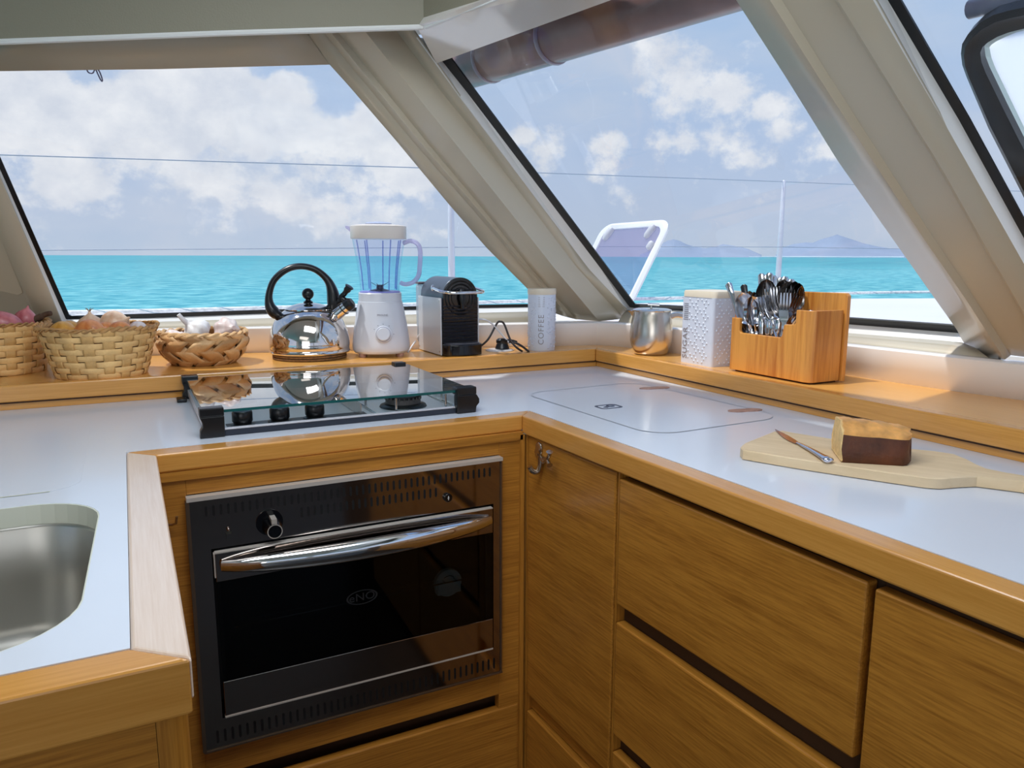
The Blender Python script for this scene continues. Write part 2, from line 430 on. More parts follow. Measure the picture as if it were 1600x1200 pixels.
# pillar between left and middle window
mb = MB()
l0 = mids(rA[0], W1i); l1 = mids(rA[1], W1i); l2 = mids(rA[2], W1i, .012); l3 = mids(rA[3], PA); l4 = mids(rA[4], PA, -.006); l5 = mids(rA[5], W2i)
bead = mids(resamp([((a[0]+b[0])/2, (a[1]+b[1])/2) for a, b in zip(rA[1], rA[2])], N), W1i, .02)
g23 = lerp(l2, l3, .12); 
g23 = [p - nA*.004 for p in g23]
h4 = [p - nA*.002 for p in lerp(l4, l5, .12)]
mb.grid([l0, l1, bead, l2, g23, l3, l4, h4, l5])
o = mb.build('trim_1', m_grp, smooth=24); struct(o); solid(o, .004)
# header over the left window, left mullion and the panel beyond it
hole1 = [(-68, 112), (-64, 120), (0, 278), (94.5, 497), (97, 506)]
mb = MB()
top = [(-68, 112), (100, 110), (250, 108), (380, 104.5), (515, 101)]
topo = [(-110, 20), (80, 20), (230, 18), (350, 14), (455, 12)]
strip(mb, top, W1i, topo, W1i)
mull = [(-120, 60), (-90, 112), (0, 364), (58, 497), (62, 508)]
lf = resamp(hole1, 8); ml = resamp(mull, 8)
rowA = mids(lf, W1i); rowB = mids(ml, W1i); rowC = [p - n1*.014 + Vector((-.012, 0, 0)) for p in rowB]; rowD = [p + Vector((-.62, .10, 0)) for p in rowC]
mb.grid([rowA, rowB, rowC, rowD])
tl = Pp(-110, 20, W1i); mb.add([rowA[0], rowD[0], rowD[0]+Vector((.08, -.08, .2)), tl], [(0, 1, 2, 3)])
o = mb.build('wall_front', m_grp, smooth=50); struct(o); solid(o, .006)
# raised blank panel on that mullion
mb = MB(); pr = [Pp(x, y, (W1i[0]-n1*.008, n1)) for x, y in ((-160, 300), (2, 372), (34, 452), (36, 458), (28, 462), (4, 456), (-160, 430))]
mb.slab(pr, -n1*.004); o = mb.build('trim_2', m_grp, smooth=30, bevel=.003); struct(o)
# pillar between middle and right window
B0 = [(1520, 557), (1505, 535), (1495, 515), (1420, 409), (1308, 250), (1230, 124), (1150, 0), (1105, -70)]
B1 = [(1570, 562), (1508, 466), (1440, 368), (1350, 230), (1280, 122), (1203, 0), (1160, -68)]
B2 = [(1645, 570), (1547, 400), (1470, 262), (1390, 134), (1307, 0), (1266, -66)]
B3 = [(1700, 590), (1593, 400), (1480, 200), (1368, 0), (1330, -68)]
rB = [resamp(b, N) for b in (B0, B1, B2, B3)]
k0 = mids(rB[0], W2i); k1 = mids(rB[1], PB, .012); k2 = mids(rB[2], PB, .0); k3 = mids(rB[3], W3i)
k12 = [p - PBn*.012 for p in lerp(k1, k2, .07)]; k21 = [p - PBn*.010 for p in lerp(k1, k2, .88)]
k23 = [p + PBn*.004 for p in lerp(k2, k3, .1)]
mb = MB(); mb.grid([k0, k1, k12, k21, k2, k23, k3]); o = mb.build('trim_3', m_grp, smooth=24); struct(o); solid(o, .004)

# low wall behind the shelf, ledge above it and the sloped lining up to the window openings
wb = [Vector(p) for p in ((-1.0, 2.46, .95), (.052, 2.262, .95), (.353, 2.195, .95), (.754, 2.085, .95), (1.157, 1.975, .95), (1.285, 1.939, .95), (1.318, 1.90, .95), (1.348, 1.805, .95), (1.475, 1.187, .95), (1.497, .95, .95), (1.52, .814, .95), (1.57, .2, .95), (1.57, -.8, .95))]
lin1 = [(-560, 524), (237, 503), (420, 497), (651, 491.5), (868, 486)]
rows_t = []
for i, p in enumerate(wb):
    a = wb[max(i-1, 0)]; b = wb[min(i+1, len(wb)-1)]; t = (b-a).normalized(); outn = Vector((-t.y, t.x, 0))
    rows_t.append(outn)
base = [p + Vector((0, 0, -.012)) for p in wb]
topw = [p + Vector((0, 0, .068)) for p in wb]
led = [p + o_*.008 + Vector((0, 0, .072)) for p, o_ in zip(wb, rows_t)]
led2 = [p + o_*.03 + Vector((0, 0, .072)) for p, o_ in zip(wb, rows_t)]
mb = MB(); mb.grid([base, topw, led, led2]); o = mb.build('wall_right', m_wallpanel, smooth=30); struct(o); solid(o, .01)
# lining
mb = MB()
L = [Pp(x, y, W1i) for x, y in lin1]; G = [led2[0], led2[1], led2[2], led2[3], led2[4]]
mid = [a.lerp(b, .5)+Vector((0, 0, .004)) for a, b in zip(G, L)]
mb.grid([G, mid, L]); o = mb.build('trim_4', m_grp, smooth=30); struct(o); solid(o, .01)
mb = MB()
L = [Pp(x, y, W2i) for x, y in ((979.5, 484), (1060, 493), (1319, 520), (1482, 533), (1506, 536))]; G = [led2[6], led2[7], led2[8].lerp(led2[7], .02), led2[9], led2[9].lerp(led2[10], .4)]
mid = [a.lerp(b, .5)+Vector((0, 0, .004)) for a, b in zip(G, L)]
mb.grid([G, mid, L]); o = mb.build('trim_5', m_grp, smooth=30); struct(o); solid(o, .01)
# ledge slab under pillars
mb = MB(); inn = [(p.x, p.y) for p in [q+o_*.02 for q, o_ in zip(wb, rows_t)]]; outl = [(p.x, p.y) for p in [q+o_*.16 for q, o_ in zip(wb, rows_t)]]
mb.poly(inn+outl[::-1], [], .99, 1.014); o = mb.build('trim_6', m_grp, smooth=30); struct(o)

# windows: rubber seal, white rebate, glass
def window(idx, seal_in, seal_out, lining, plg, pli, pane, extra=None):
    g = MB(); pts = [Pp(x, y, plg) for x, y in pane]; g.slab(pts, -plg[1]*.005)
    w = g.build('window_%d' % idx, m_window, smooth=0); struct(w)
    s = MB(); a = [Pp(x, y, (plg[0]+plg[1]*.003, plg[1])) for x, y in seal_in]; b = [Pp(x, y, (plg[0]+plg[1]*.006, plg[1])) for x, y in seal_out]
    s.grid([a, b]); so = s.build('rubber_seal', m_rubber, w, world=True, smooth=0); solid(so, .004)
    r = MB(); c = [Pp(x, y, pli) for x, y in lining]; r.grid([b, c]); ro = r.build('window_rebate', m_grp_white, w, world=True, smooth=0); solid(ro, .003)
    return w
window(1, [(-70, 90), (-45, 122), (0, 245), (108.5, 493), (112, 494), (230, 490.5), (430, 484), (740, 477), (824, 475.5), (875, 474)],
       [(-82, 90), (-60, 122), (0, 264.5), (102.6, 498), (104, 499), (230, 497), (430, 489.5), (740, 481.5), (824, 480), (880, 478.5)],
       [(-90, 90), (-66, 122), (0, 278), (94.5, 503), (99, 507.5), (230, 503.4), (430, 497), (740, 489), (824, 487), (884, 486)],
       W1g, W1i, [(-120, 60), (108, 500), (880, 485), (900, 470), (515, 60)])
window(2, [(680, 60), (705, 92), (745, 146), (950, 420), (991.5, 475.5), (995, 476), (1064, 479), (1322, 497), (1486, 508.4), (1496, 509.5)],
       [(664, 60), (692, 97), (731, 146), (939, 420), (984, 480), (991, 481), (1064, 485.5), (1322, 506.5), (1494, 520), (1498, 520.5)],
       [(652, 58), (682, 99), (718, 150), (920, 420), (979, 484), (984, 486), (1064, 494), (1322, 520.5), (1502, 535), (1505, 535.3)],
       W2g, W2i, [(664, 60), (984, 482), (1500, 521), (1485, 500), (1090, -110), (900, -40)])
window(3, [(1372, -68), (1407, 0), (1515, 187), (1618, 376), (1730, 570)],
       [(1350, -68), (1387, 0), (1498, 187), (1603, 378), (1715, 580)],
       [(1330, -68), (1368, 0), (1480, 200), (1593, 400), (1700, 590)],
       W3g, W3i, [(1353, -60), (1750, 645), (2300, 700), (2300, -300)])

# ceiling edge over the windows
c0 = Pz(0, 62, 1.635); c1 = Pz(662, 39, 1.70); c2 = Pz(760, 0, 1.70)
cl = c0+(c0-c1)*1.3; dr = (c2-c1).normalized(); c3 = c1+dr*3.2
fas = [cl, c0, c0.lerp(c1, .5)+Vector((0, 0, .0015)), c1]
mb = MB(); mb.grid([fas, [Vector((p.x, p.y, 1.97)) for p in fas]]); o = mb.build('trim_7', m_fascia, smooth=0); struct(o); solid(o, .025)
mb = MB(); mb.grid([[c1, c3], [Vector((c1.x, c1.y, 1.97)), Vector((c3.x, c3.y, 1.97))]]); o = mb.build('trim_8', m_fascia, smooth=0); struct(o); solid(o, .025)
mb = MB(); mb.tube([p+Vector((0, .004, -.003)) for p in fas], .006, 8); mb.tube([c1+Vector((.004, 0, -.003)), c3], .006, 8); o = mb.build('trim_9', m_grp_white); struct(o)
# glossy panel between the ceiling edge and the middle window
e0 = Pp(682, 99, W2i); e1 = Pp(955, 0, W2i); ed = (e1-e0).normalized(); e2 = e0+ed*3.2
mb = MB(); mb.grid([[c1+Vector((-.012, .012, 0)), c1.lerp(c3, .3), c3], [e0, e0.lerp(e2, .3), e2]]); o = mb.build('trim_10', m_pinkpanel, smooth=0); struct(o); solid(o, .02)

# cabin around and behind the camera
mb = MB(); mb.box(-3.4, 1.6, -3.2, 2.6, -.04, 0); struct(mb.build('floor', m_floor))
mb = MB(); k = [(-3.4, 2.75), (c0.x, c0.y+.02), (c1.x, c1.y), (c3.x, c3.y), (c3.x, -3.2), (-3.4, -3.2)]
mb.poly(k, [], 1.95, 1.98); struct(mb.build('ceiling', m_ceil))
mb = MB(); mb.poly([(-3.5, 2.6), (-.30, 1.86), (.40, 1.66), (.50, 1.50), (.55, -3.3), (-3.5, -3.3)], [], 1.99, 2.03)
ro_ = [(-3.5, 2.76), (-.25, 2.05), (.58, 1.90), (.74, 1.76), (.82, 1.35), (.82, -3.3)]; ri_ = [(-3.5, 2.6), (-.30, 1.86), (.40, 1.66), (.50, 1.50), (.55, 1.30), (.55, -3.3)]
mb.loft([[(*a, 1.745), (*a, 1.765), (*b, 2.03), (*b, 2.0)] for a, b in zip(ro_, ri_)])  # unseen roof overhang, its edge placed to let sun reach only the shelf
struct(mb.build('trim_11', m_deck))
mb = MB(); mb.box(-3.4, 1.9, -3.25, -3.2, 0, 1.0); mb.box(-3.4, 1.9, -3.25, -3.2, 1.72, 1.98)
for x in (-3.4, -1.6, 0.2, 1.7): mb.box(x, x+.14, -3.25, -3.2, 1.0, 1.72)
struct(mb.build('wall_back', m_wallpanel))
mb = MB(); mb.box(-3.45, -3.4, -3.2, -1.2, 0, 1.98); mb.box(-3.45, -3.4, 1.0, 2.7, 0, 1.98); mb.box(-3.45, -3.4, -1.2, 1.0, 1.85, 1.98)
struct(mb.build('wall_left', m_wallpanel))
mb = MB(); mb.box(1.62, 1.66, -3.2, 1.0, 0, .99); struct(mb.build('trim_12', m_wallpanel))
# ================================================================== GALLEY: worktop, shelf, cabinets, oven, hob
TH = math.atan2(.034, .954)
ORG = Vector((.703, 1.328, 0)); DU = Vector((math.sin(TH), -math.cos(TH), 0)); DV = Vector((math.cos(TH), math.sin(TH), 0))
RM = Matrix(((DV.x, -DU.x, 0, ORG.x), (DV.y, -DU.y, 0, ORG.y), (0, 0, 1, 0), (0, 0, 0, 1)))   # x = depth, y = -u
def R_(u, v): p = ORG+DU*u+DV*v; return (p.x, p.y)
XL = -.95
# ---- worktop
wt = thing('worktop', 'white solid-surface worktop with rounded oak front edging, wrapping round three sides of the galley', 'worktop', (.6, 1.5, .872))
ci = R_(-.0385, .0385)            # inner white corner
fe = R_(2.2, .0385); fo = R_(2.2, 0)
outer = [(XL, .656), (-.018, .656), (-.018, 1.361), (ci[0], 1.3665), fe, (1.30, -.87), (1.262, 1.868), (XL, 1.868)]
sinkh = rrect(-.43, -.049, .69, 1.118, .085, 8)
sinkh = [(x+(.0 if x < -.2 else -.012*max(0, (.9-y))/.2*1.0), y) for x, y in sinkh]
mb = MB(); mb.poly(outer, [sinkh], .874, .9); mb.build('top_surface', m_white, wt, world=True, smooth=0)
# oak edging: four mitred lengths
def edging(pts_in, pts_out, m, z0=.868, cx=0):
    mb = MB(); mb.hexa([(*pts_in[0], z0), (*pts_in[1], z0), (*pts_out[1], z0), (*pts_out[0], z0)], [(*pts_in[0], .9), (*pts_in[1], .9), (*pts_out[1], .9), (*pts_out[0], .9)])
    return mb.build('oak_edging', m, wt, world=True, smooth=0, bevel=.0035, seg=3)
edging([(-.0178, 1.361), (ci[0], ci[1])], [(.026, 1.318), (.703, 1.328)], m_edge_x)
edging([ci, fe], [(.703, 1.328), fo], m_edge_y, .862)
edging([(-.0178, .656), (-.0178, 1.361)], [(.026, .617), (.026, 1.318)], m_sheen_y, .862)
edging([(XL, .656), (-.0178, .656)], [(XL, .612), (.026, .617)], m_edge_x, .850)
# ---- sink
sk = thing('kitchen_sink', 'stainless steel sink bowl with rounded corners set under the white worktop at left', 'sink', (-.24, .9, .72))
mb = MB(); rings = []
cx, cy = -.245, .905
def sc(f, z, dy=0): return [((x-cx)*f+cx, (y-cy)*f+cy+dy, z) for x, y in sinkh]
mb.loft([sc(1.012, .8738), sc(.985, .8738), sc(.975, .870), sc(.955, .80), sc(.93, .745), sc(.89, .726), sc(.80, .720), sc(.3, .716), sc(.02, .715)], True, False)
o = mb.build('bowl', m_sink, sk, world=True, smooth=60); solid(o, .001)
mb = MB(); mb.loft([sc(1.0, .8995), sc(.992, .8995), sc(.985, .874), sc(1.0, .874)], True, False); mb.build('sealant_rim', m_seam_cream, sk, world=True, smooth=0)
# ---- flush lids in the worktop
def seam(pts, w=.0012, closed=False, z=.9002):
    mb = MB(); P = [Vector((p[0], p[1], z)) for p in pts]; n = len(P)
    idx = range(n) if closed else range(n)
    L, R = [], []
    for i in idx:
        a = P[(i-1) % n] if (closed or i > 0) else P[i]; b = P[(i+1) % n] if (closed or i < n-1) else P[i]
        t = (b-a).normalized(); q = Vector((-t.y, t.x, 0))*w; L.append(P[i]+q); R.append(P[i]-q)
    if closed: L.append(L[0]); R.append(R[0])
    mb.grid([L, R]); mb.grid([[p+Vector((0, 0, .0004)) for p in L], [p+Vector((0, 0, .0004)) for p in R]]); return mb
ld = thing('counter_lid', 'round-cornered flush lid in the white worktop above the sink, with a pale seam', 'lid', (-.25, 1.33, .9))
mb = MB(); mb.poly(rrect(-.5, -.0765, 1.171, 1.60, .045, 8), [], .9001, .9004); mb.build('lid_plate', m_white, ld, world=True, smooth=0)
seam(rrect(-.5, -.0755, 1.170, 1.60, .045, 8)[9:29], .0016).build('seam', m_seam_cream, ld, world=True, smooth=0)
fl = thing('fridge_lid', 'large flush top-opening fridge lid outlined by a fine seam in the right worktop', 'fridge lid', (1.0, 1.3, .9))
fr = []
for x, y in rrect(.125, .462, -.268 - 0, .215, .06, 8):      # local (depth, -u)
    q = RM @ Vector((x, y, 0)); fr.append((q.x, q.y))
mb = MB(); mb.poly(fr, [], .9001, .9004); mb.build('lid_plate', m_white, fl, world=True, smooth=0)
seam(fr, .0009, True, .9005).build('seam', m_seam, fl, world=True, smooth=0)
def blob(cx, cy, lx, ly, z0, z1, ang=0):
    mb = MB(); pts = []
    for i in range(28):
        a = 2*PI*i/28; x = lx*math.cos(a); y = ly*math.sin(a)*(1-.28*math.exp(-(x/lx*3)**2))
        pts.append((cx+x*math.cos(ang)-y*math.sin(ang), cy+x*math.sin(ang)+y*math.cos(ang)))
    mb.poly(pts, [], z0, z1); return mb
for (cx_, cy_) in ((1.144, 1.465), (1.146, 1.160)):
    a = blob(cx_, cy_, .040, .0165, .9003, .9022, -.20); a.build('hinge_cover', m_hinge, fl, world=True, smooth=0)
lt = MB(); lt.poly(rrect(.884, .940, 1.303, 1.345, .012, 5), [rrect(.890, .934, 1.309, 1.339, .009, 5)], .9004, .9008)
lt.tube([(.900, 1.318, .9008), (.912, 1.326, .9008), (.925, 1.322, .9008)], .006, 6, flat=(.1, 1))
lt.tube([(.915, 1.335, .9008), (.924, 1.339, .9008), (.934, 1.330, .9008)], .003, 6, flat=(.2, 1))
lt.build('printed_mark', mat('print_dark', (70, 74, 92), .5), fl, world=True, smooth=0)
# ---- raised shelf
sh = thing('raised_shelf', 'raised oak shelf with a moulded lip along the back of the worktop', 'shelf', (.9, 1.9, .9))
YS, XS = 1.839, 1.243
mb = MB(); mb.poly([(XL, YS+.012), (1.228, YS+.012), (1.228+.0, YS+.012), (1.228, 1.87), (1.15, 1.99), (.754, 2.10), (.353, 2.21), (XL, 2.46)], [], .93, .95)
mb.build('shelf_board', m_shelf, sh, world=True, smooth=0)
mb = MB(); mb.poly([(1.228, 1.852), (1.254, 1.852), (1.285, -.87), (1.585, -.87), (1.58, .2), (1.53, .81), (1.505, .95), (1.485, 1.187), (1.355, 1.81), (1.325, 1.905), (1.29, 1.945), (1.15, 1.99), (1.228, 1.87)], [], .93, .95)
mb.build('shelf_board', m_shelf_y, sh, world=True, smooth=0)
def lipbar(p0, p1, q1, q0, z0, z1, m, name, bev):
    mb = MB(); mb.hexa([(*p, z0) for p in (p0, p1, q1, q0)], [(*p, z1) for p in (p0, p1, q1, q0)]); return mb.build(name, m, sh, world=True, smooth=0, bevel=bev, seg=2)
lipbar((XL, YS), (1.2162, YS+.001), (1.2442, YS+.027), (XL, YS+.027), .9175, .953, m_edge_x, 'shelf_lip', .003)
lipbar((1.2172, YS+.001), (1.266, -.87), (1.292, -.87), (1.2452, YS+.027), .9175, .953, m_edge_y, 'shelf_lip', .003)
lipbar((XL, YS+.010), (1.226, YS+.011), (1.25, YS+.035), (XL, YS+.035), .9, .9175, m_edge_x, 'riser', .001)
lipbar((1.227, YS+.011), (1.274, -.87), (1.296, -.87), (1.252, YS+.035), .9, .9175, m_edge_y, 'riser', .001)
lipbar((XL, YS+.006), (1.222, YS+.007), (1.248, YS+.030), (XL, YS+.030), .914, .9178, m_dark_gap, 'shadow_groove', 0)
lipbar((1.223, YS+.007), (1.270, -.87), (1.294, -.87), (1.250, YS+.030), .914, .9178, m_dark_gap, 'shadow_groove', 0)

# ---- oven housing (back run)
FY = 1.322
oc = thing('oven_cabinet', 'oak built-in cabinet housing the oven, with a drawer below', 'cabinet', (.36, 1.35, 0))
mb = MB()
mb.box(-.02, .066, FY, FY+.02, .02, .868); mb.box(.647, .703, FY, FY+.02, .02, .868)
mb.box(.066, .647, FY, FY+.02, .825, .868); mb.box(.066, .647, FY, FY+.02, .298, .352)
mb.build('face_frame', m_oak_x, oc, world=True, smooth=0, bevel=.001)
mb = MB(); mb.box(-.02, .700, FY-.004, FY, .852, .8675); mb.build('top_rail', m_oak_x, oc, world=True, smooth=0)
mb = MB(); mb.box(-.02, .708, FY+.02, FY+.42, .02, .86); mb.cm = 0
mb = MB(); mb.box(-.02, .70, FY+.44, FY+.46, .02, .86); mb.box(-.02, .70, FY+.045, FY+.44, .24, .300); mb.box(-.02, 0, FY+.02, FY+.44, .02, .86); mb.box(.69, .708, FY+.02, FY+.44, .02, .86)
mb.build('carcass', m_dark_gap, oc, world=True, smooth=0)
mb = MB(); mb.box(.0, .693, FY-.002, FY+.018, .03, .264); mb.build('drawer', m_oak_x, oc, world=True, smooth=0, bevel=.003)
mb = MB(); mb.box(.694, .704, FY-.004, FY+.02, .02, .862); mb.build('corner_post', m_oak_z, oc, world=True, smooth=0)
# ---- oven
ov = thing('built_in_oven', 'built-in marine gas oven with black glass door, mirror steel fascia and long chrome handle', 'oven', (.357, 1.31, .357))
OY = 1.310
def q(px, py, Y=OY): p = Py(px, py, Y); return p
mb = MB()   # surround with opening for the door
X0, X1, Z0, Z1 = .0685, .6445, .3585, .8165
dX0, dX1, dZ0, dZ1 = .098, .629, .414, .7285
for b in ((X0, dX0, Z0, Z1), (dX1, X1, Z0, Z1), (dX0, dX1, dZ1, Z1), (dX0, dX1, Z0, dZ0)): mb.box(b[0], b[1], OY, OY+.012, b[2], b[3])
mb.build('fascia', m_oven_steel, ov, world=True, smooth=0)
mb = MB(); w = .004
mb.box(X0-w, X1+w, OY-.004, OY+.014, Z1, Z1+.007)
mb.build('top_trim', m_oven_trim, ov, world=True, smooth=0)
mb = MB(); mb.box(X0-w, X1+w, OY-.003, OY+.014, Z0-.003, Z0); mb.box(X0-.006, X0, OY-.004, OY+.014, Z0, Z1); mb.box(X1, X1+.003, OY-.003, OY+.014, Z0, Z1)
mb.build('trim_frame', mat('brown_steel_trim', (134, 112, 92), .25, .8), ov, world=True, smooth=0)
mb = MB()
def slots(mb, x0, x1, n, z0, z1, skip=()):
    for i in range(n):
        if i in skip: continue
        x = x0+(x1-x0)*i/(n-1)
        pts = [(x-.0022, z0+.003), (x, z0), (x+.0022, z0+.003), (x+.0022, z1-.003), (x, z1), (x-.0022, z1-.003)]
        mb.hexa([(a, OY-.0004, b) for a, b in pts], [(a, OY+.0002, b) for a, b in pts])
for ar_ in ((.094, .621, 46, .786, .806), (.251, .506, 23, .760, .780), (.088, .630, 44, .368, .394)):
    mb = MB(); slots(mb, *ar_); mb.build('vent_slots', m_slot, ov, world=True, smooth=0)
# door
mb = MB()
for b in ((dX0-.002, dX0+.012, dZ0-.002, dZ1+.002), (dX1-.012, dX1+.002, dZ0-.002, dZ1+.002), (dX0, dX1, dZ0-.002, dZ0+.03), (dX0, dX1, dZ1-.03, dZ1+.002)): mb.box(b[0], b[1], OY+.010, OY+.014, b[2], b[3])
mb.build('door_gap', m_slot, ov, world=True, smooth=0)
door = MB(); gx0, gx1, gz0, gz1 = dX0+.004, dX1-.006, dZ0+.008, dZ1-.006
door.box(gx0, gx1, OY-.010, OY+.002, .672, gz1); door.box(gx0, gx1, OY-.010, OY+.002, gz0, .487)
dr = door.build('oven_door', m_oven_steel, ov, world=True, smooth=0, bevel=.001)
mb = MB(); mb.box(gx0, gx1, OY-.0095, OY-.006, .487, .672); mb.build('door_glass', m_oven_glass, dr, world=True, smooth=0)
mb = MB(); mb.box(gx0, gx1, OY-.0105, OY-.0, gz0-.003, gz0); mb.box(gx0, gx1, OY-.0105, OY-.0, gz1, gz1+.002); mb.box(gx0-.002, gx0, OY-.0105, OY, .68, gz1); mb.build('bright_trim', m_oven_trim, dr, world=True, smooth=0)
hp = []
for i in range(25):
    t = i/24; x = .112+(.615-.112)*t; b = math.sin(PI*t)
    hp.append((x, OY-.014-.028*b**.6, .701-.003*b))
mb = MB(); mb.tube(hp, [.005+.0125*min(1, math.sin(PI*max(.02, min(.98, i/24)))**.45) for i in range(25)], 16, flat=(1.1, .8)); mb.build('handle', m_chrome, dr, world=True, smooth=60)
# cavity, rack and thermometer seen dimly through the glass
mb = MB(); cz0, cz1 = .45, .70
mb.box(gx0, gx1, OY+.36, OY+.37, cz0, cz1); mb.box(gx0, gx1, OY+.012, OY+.36, cz0-.01, cz0); mb.box(gx0, gx1, OY+.012, OY+.36, cz1, cz1+.01); mb.box(gx0-.01, gx0, OY+.012, OY+.36, cz0, cz1); mb.box(gx1, gx1+.01, OY+.012, OY+.36, cz0, cz1)
mb.build('cavity', m_oven_black, ov, world=True, smooth=0)
mb = MB()
mb.tube([(.13, OY+.04, .560), (.15, OY+.03, .566), (.60, OY+.03, .566)], .0018, 6); mb.tube([(.15, OY+.06, .562), (.60, OY+.06, .562)], .0016, 6)
for i in range(18): mb.tube([(.16+.025*i, OY+.03, .566), (.16+.025*i, OY+.32, .566)], .0012, 5)
mb.build('rack', m_steel, ov, world=True)
tg = thing('oven_thermometer', 'small round dial thermometer standing on the rack behind the oven glass', 'thermometer', (.55, OY+.05, .566))
m_tg = mat('thermometer_metal', (225, 232, 232), .4); m_tgd = mat('dial_dark', (30, 32, 34), .5)
c = q(701, 911, OY+.05); c = Vector((c.x, OY+.05, c.z)); 
def disc(mb, c, r, t, n=32, sx=1):
    mb.hexa([(c[0]+r*sx*math.cos(2*PI*i/n), c[1], c[2]+r*math.sin(2*PI*i/n)) for i in range(n)], [(c[0]+r*sx*math.cos(2*PI*i/n), c[1]+t, c[2]+r*math.sin(2*PI*i/n)) for i in range(n)])
def ringd(mb, c, r1, r2, t, n=32, a0=0, a1=2*PI, sx=1):
    P = [(a0+(a1-a0)*i/n) for i in range(n+1)]
    A = [Vector((c[0]+r1*sx*math.cos(a), c[1], c[2]+r1*math.sin(a))) for a in P]; B = [Vector((c[0]+r2*sx*math.cos(a), c[1], c[2]+r2*math.sin(a))) for a in P]
    mb.grid([A, B]); 
mb = MB(); disc(mb, (c.x, OY+.05, c.z), .029, .010); mb.build('dial', m_tg, tg, world=True)
mb = MB(); mb.box(c.x-.026, c.x+.026, OY+.045, OY+.065, .5675, c.z-.022); mb.build('stand', m_tg, tg, world=True, bevel=.002)
mb = MB(); ringd(mb, (c.x, OY+.0485, c.z), .0155, .017, 0, 24, -.6, PI+.6); mb.box(c.x-.010, c.x+.010, OY+.048, OY+.0492, c.z-.0135, c.z-.012)
mb.hexa([(c.x-.006, OY+.0485, c.z-.008), (c.x+.007, OY+.0485, c.z+.010), (c.x+.004, OY+.0485, c.z+.002)], [(c.x-.006, OY+.0492, c.z-.008), (c.x+.007, OY+.0492, c.z+.010), (c.x+.004, OY+.0492, c.z+.002)])
mb.build('needle_and_scale', m_tgd, tg, world=True, smooth=0)
# oval maker's mark on the glass
m_logo = mat('dim_glass_print', (34, 38, 42), .5)
lc = q(566, 933, OY-.0105)
mb = MB(); ringd(mb, (lc.x, OY-.0101, lc.z), .0125, .0142, 0, 40, sx=2.1); vs, fs = text_mesh('eNO', .021, .0002, 1.05)
fm = frame3((lc.x, OY-.0101, lc.z), (1, 0, 0), (0, 0, 1)); mb.add([fm @ Vector((v.x*1.12, v.y, v.z)) for v in vs], fs); mb.build('oval_logo', m_logo, dr, world=True, smooth=0)
# control knob, igniter, switch
kc = q(425, 822, OY); mb = MB()
def cyl_y(mb, c, r, y0, y1, n=28, r2=None):
    r2 = r2 or r
    mb.loft([[(c[0]+r*math.cos(2*PI*i/n), y0, c[1]+r*math.sin(2*PI*i/n)) for i in range(n)], [(c[0]+r2*math.cos(2*PI*i/n), y1, c[1]+r2*math.sin(2*PI*i/n)) for i in range(n)]])
cyl_y(mb, (kc.x-.004, kc.z+.008), .023, OY-.002, OY); kb = mb.build('knob_base', m_blackg, ov, world=True)
mb = MB(); cyl_y(mb, (kc.x, kc.z), .0125, OY-.030, OY-.002, 28, .017); m_pointer = mat('knob_pointer', (214, 204, 192), .25, .4)
kn = mb.build('knob', m_blackg, ov, world=True, bevel=.001)
mb = MB(); ringd(mb, (kc.x, OY-.0302, kc.z), .0112, .0128, 0); mb.box(kc.x-.0045, kc.x+.0045, OY-.028, OY-.003, kc.z+.011, kc.z+.021); mb.build('chrome_pointer', m_pointer, kn, world=True, smooth=0)
ic = q(699, 777, OY); mb = MB(); cyl_y(mb, (ic.x, ic.z), .0085, OY-.006, OY, 24); bt = mb.build('igniter_button', m_blackg, ov, world=True, bevel=.001)
mb = MB(); mb.box(ic.x-.0006, ic.x+.0006, OY-.0065, OY-.0058, ic.z-.004, ic.z+.004); mb.box(ic.x-.002, ic.x+.002, OY-.0065, OY-.0058, ic.z-.0005, ic.z+.0005); mb.build('spark_symbol', m_grp_white, bt, world=True, smooth=0)
mb = MB(); sc_ = q(357, 836, OY); mb.box(sc_.x-.004, sc_.x+.005, OY-.006, OY, sc_.z-.006, sc_.z+.004); mb.sphere((sc_.x, OY-.003, sc_.z+.011), .003, 10, 6); mb.build('door_catch', m_oven_steel, ov, world=True)

# ---- right-hand units, in their own frame: x = depth, y = -distance from the corner
def runit(name, label, cat, u0, u1):
    c = RM @ Vector((.3, -(u0+u1)/2, 0)); return thing(name, label, cat, (c.x, c.y, 0))
def rbox(mb, v0, v1, u0, u1, z0, z1):
    k = MB(); k.box(v0, v1, -u1, -u0, z0, z1); k.xf(RM); mb.add(k.v, k.f); return mb
FV = .007
ca = runit('corner_cabinet', 'narrow oak cabinet in the corner beside the oven, tall door over a small drawer', 'cabinet', .0, .31)
mb = MB(); rbox(mb, .028, .5, .0, .3115, .02, .862); mb.build('carcass', m_dark_gap, ca, world=True, smooth=0)
mb = MB(); rbox(mb, .005, .03, .0, .0125, .02, .862); mb.build('edge_strip', m_oak_z, ca, world=True, smooth=0)
mb = MB(); rbox(mb, FV, .027, .014, .3085, .288, .859); mb.build('door', m_oak_y, ca, world=True, smooth=0, bevel=.0025)
mb = MB(); rbox(mb, FV, .027, .014, .3085, .02, .247); mb.build('drawer', m_oak_y, ca, world=True, smooth=0, bevel=.0025)
mb = MB(); rbox(mb, .020, .03, .012, .3115, .25, .29); mb.build('finger_groove', m_oak_y, ca, world=True, smooth=0)
cb = runit('drawer_cabinet', 'wide oak drawer unit in the middle of the right-hand run', 'cabinet', .31, .80)
mb = MB(); rbox(mb, .028, .5, .312, .7965, .02, .862); mb.build('carcass', m_dark_gap, cb, world=True, smooth=0)
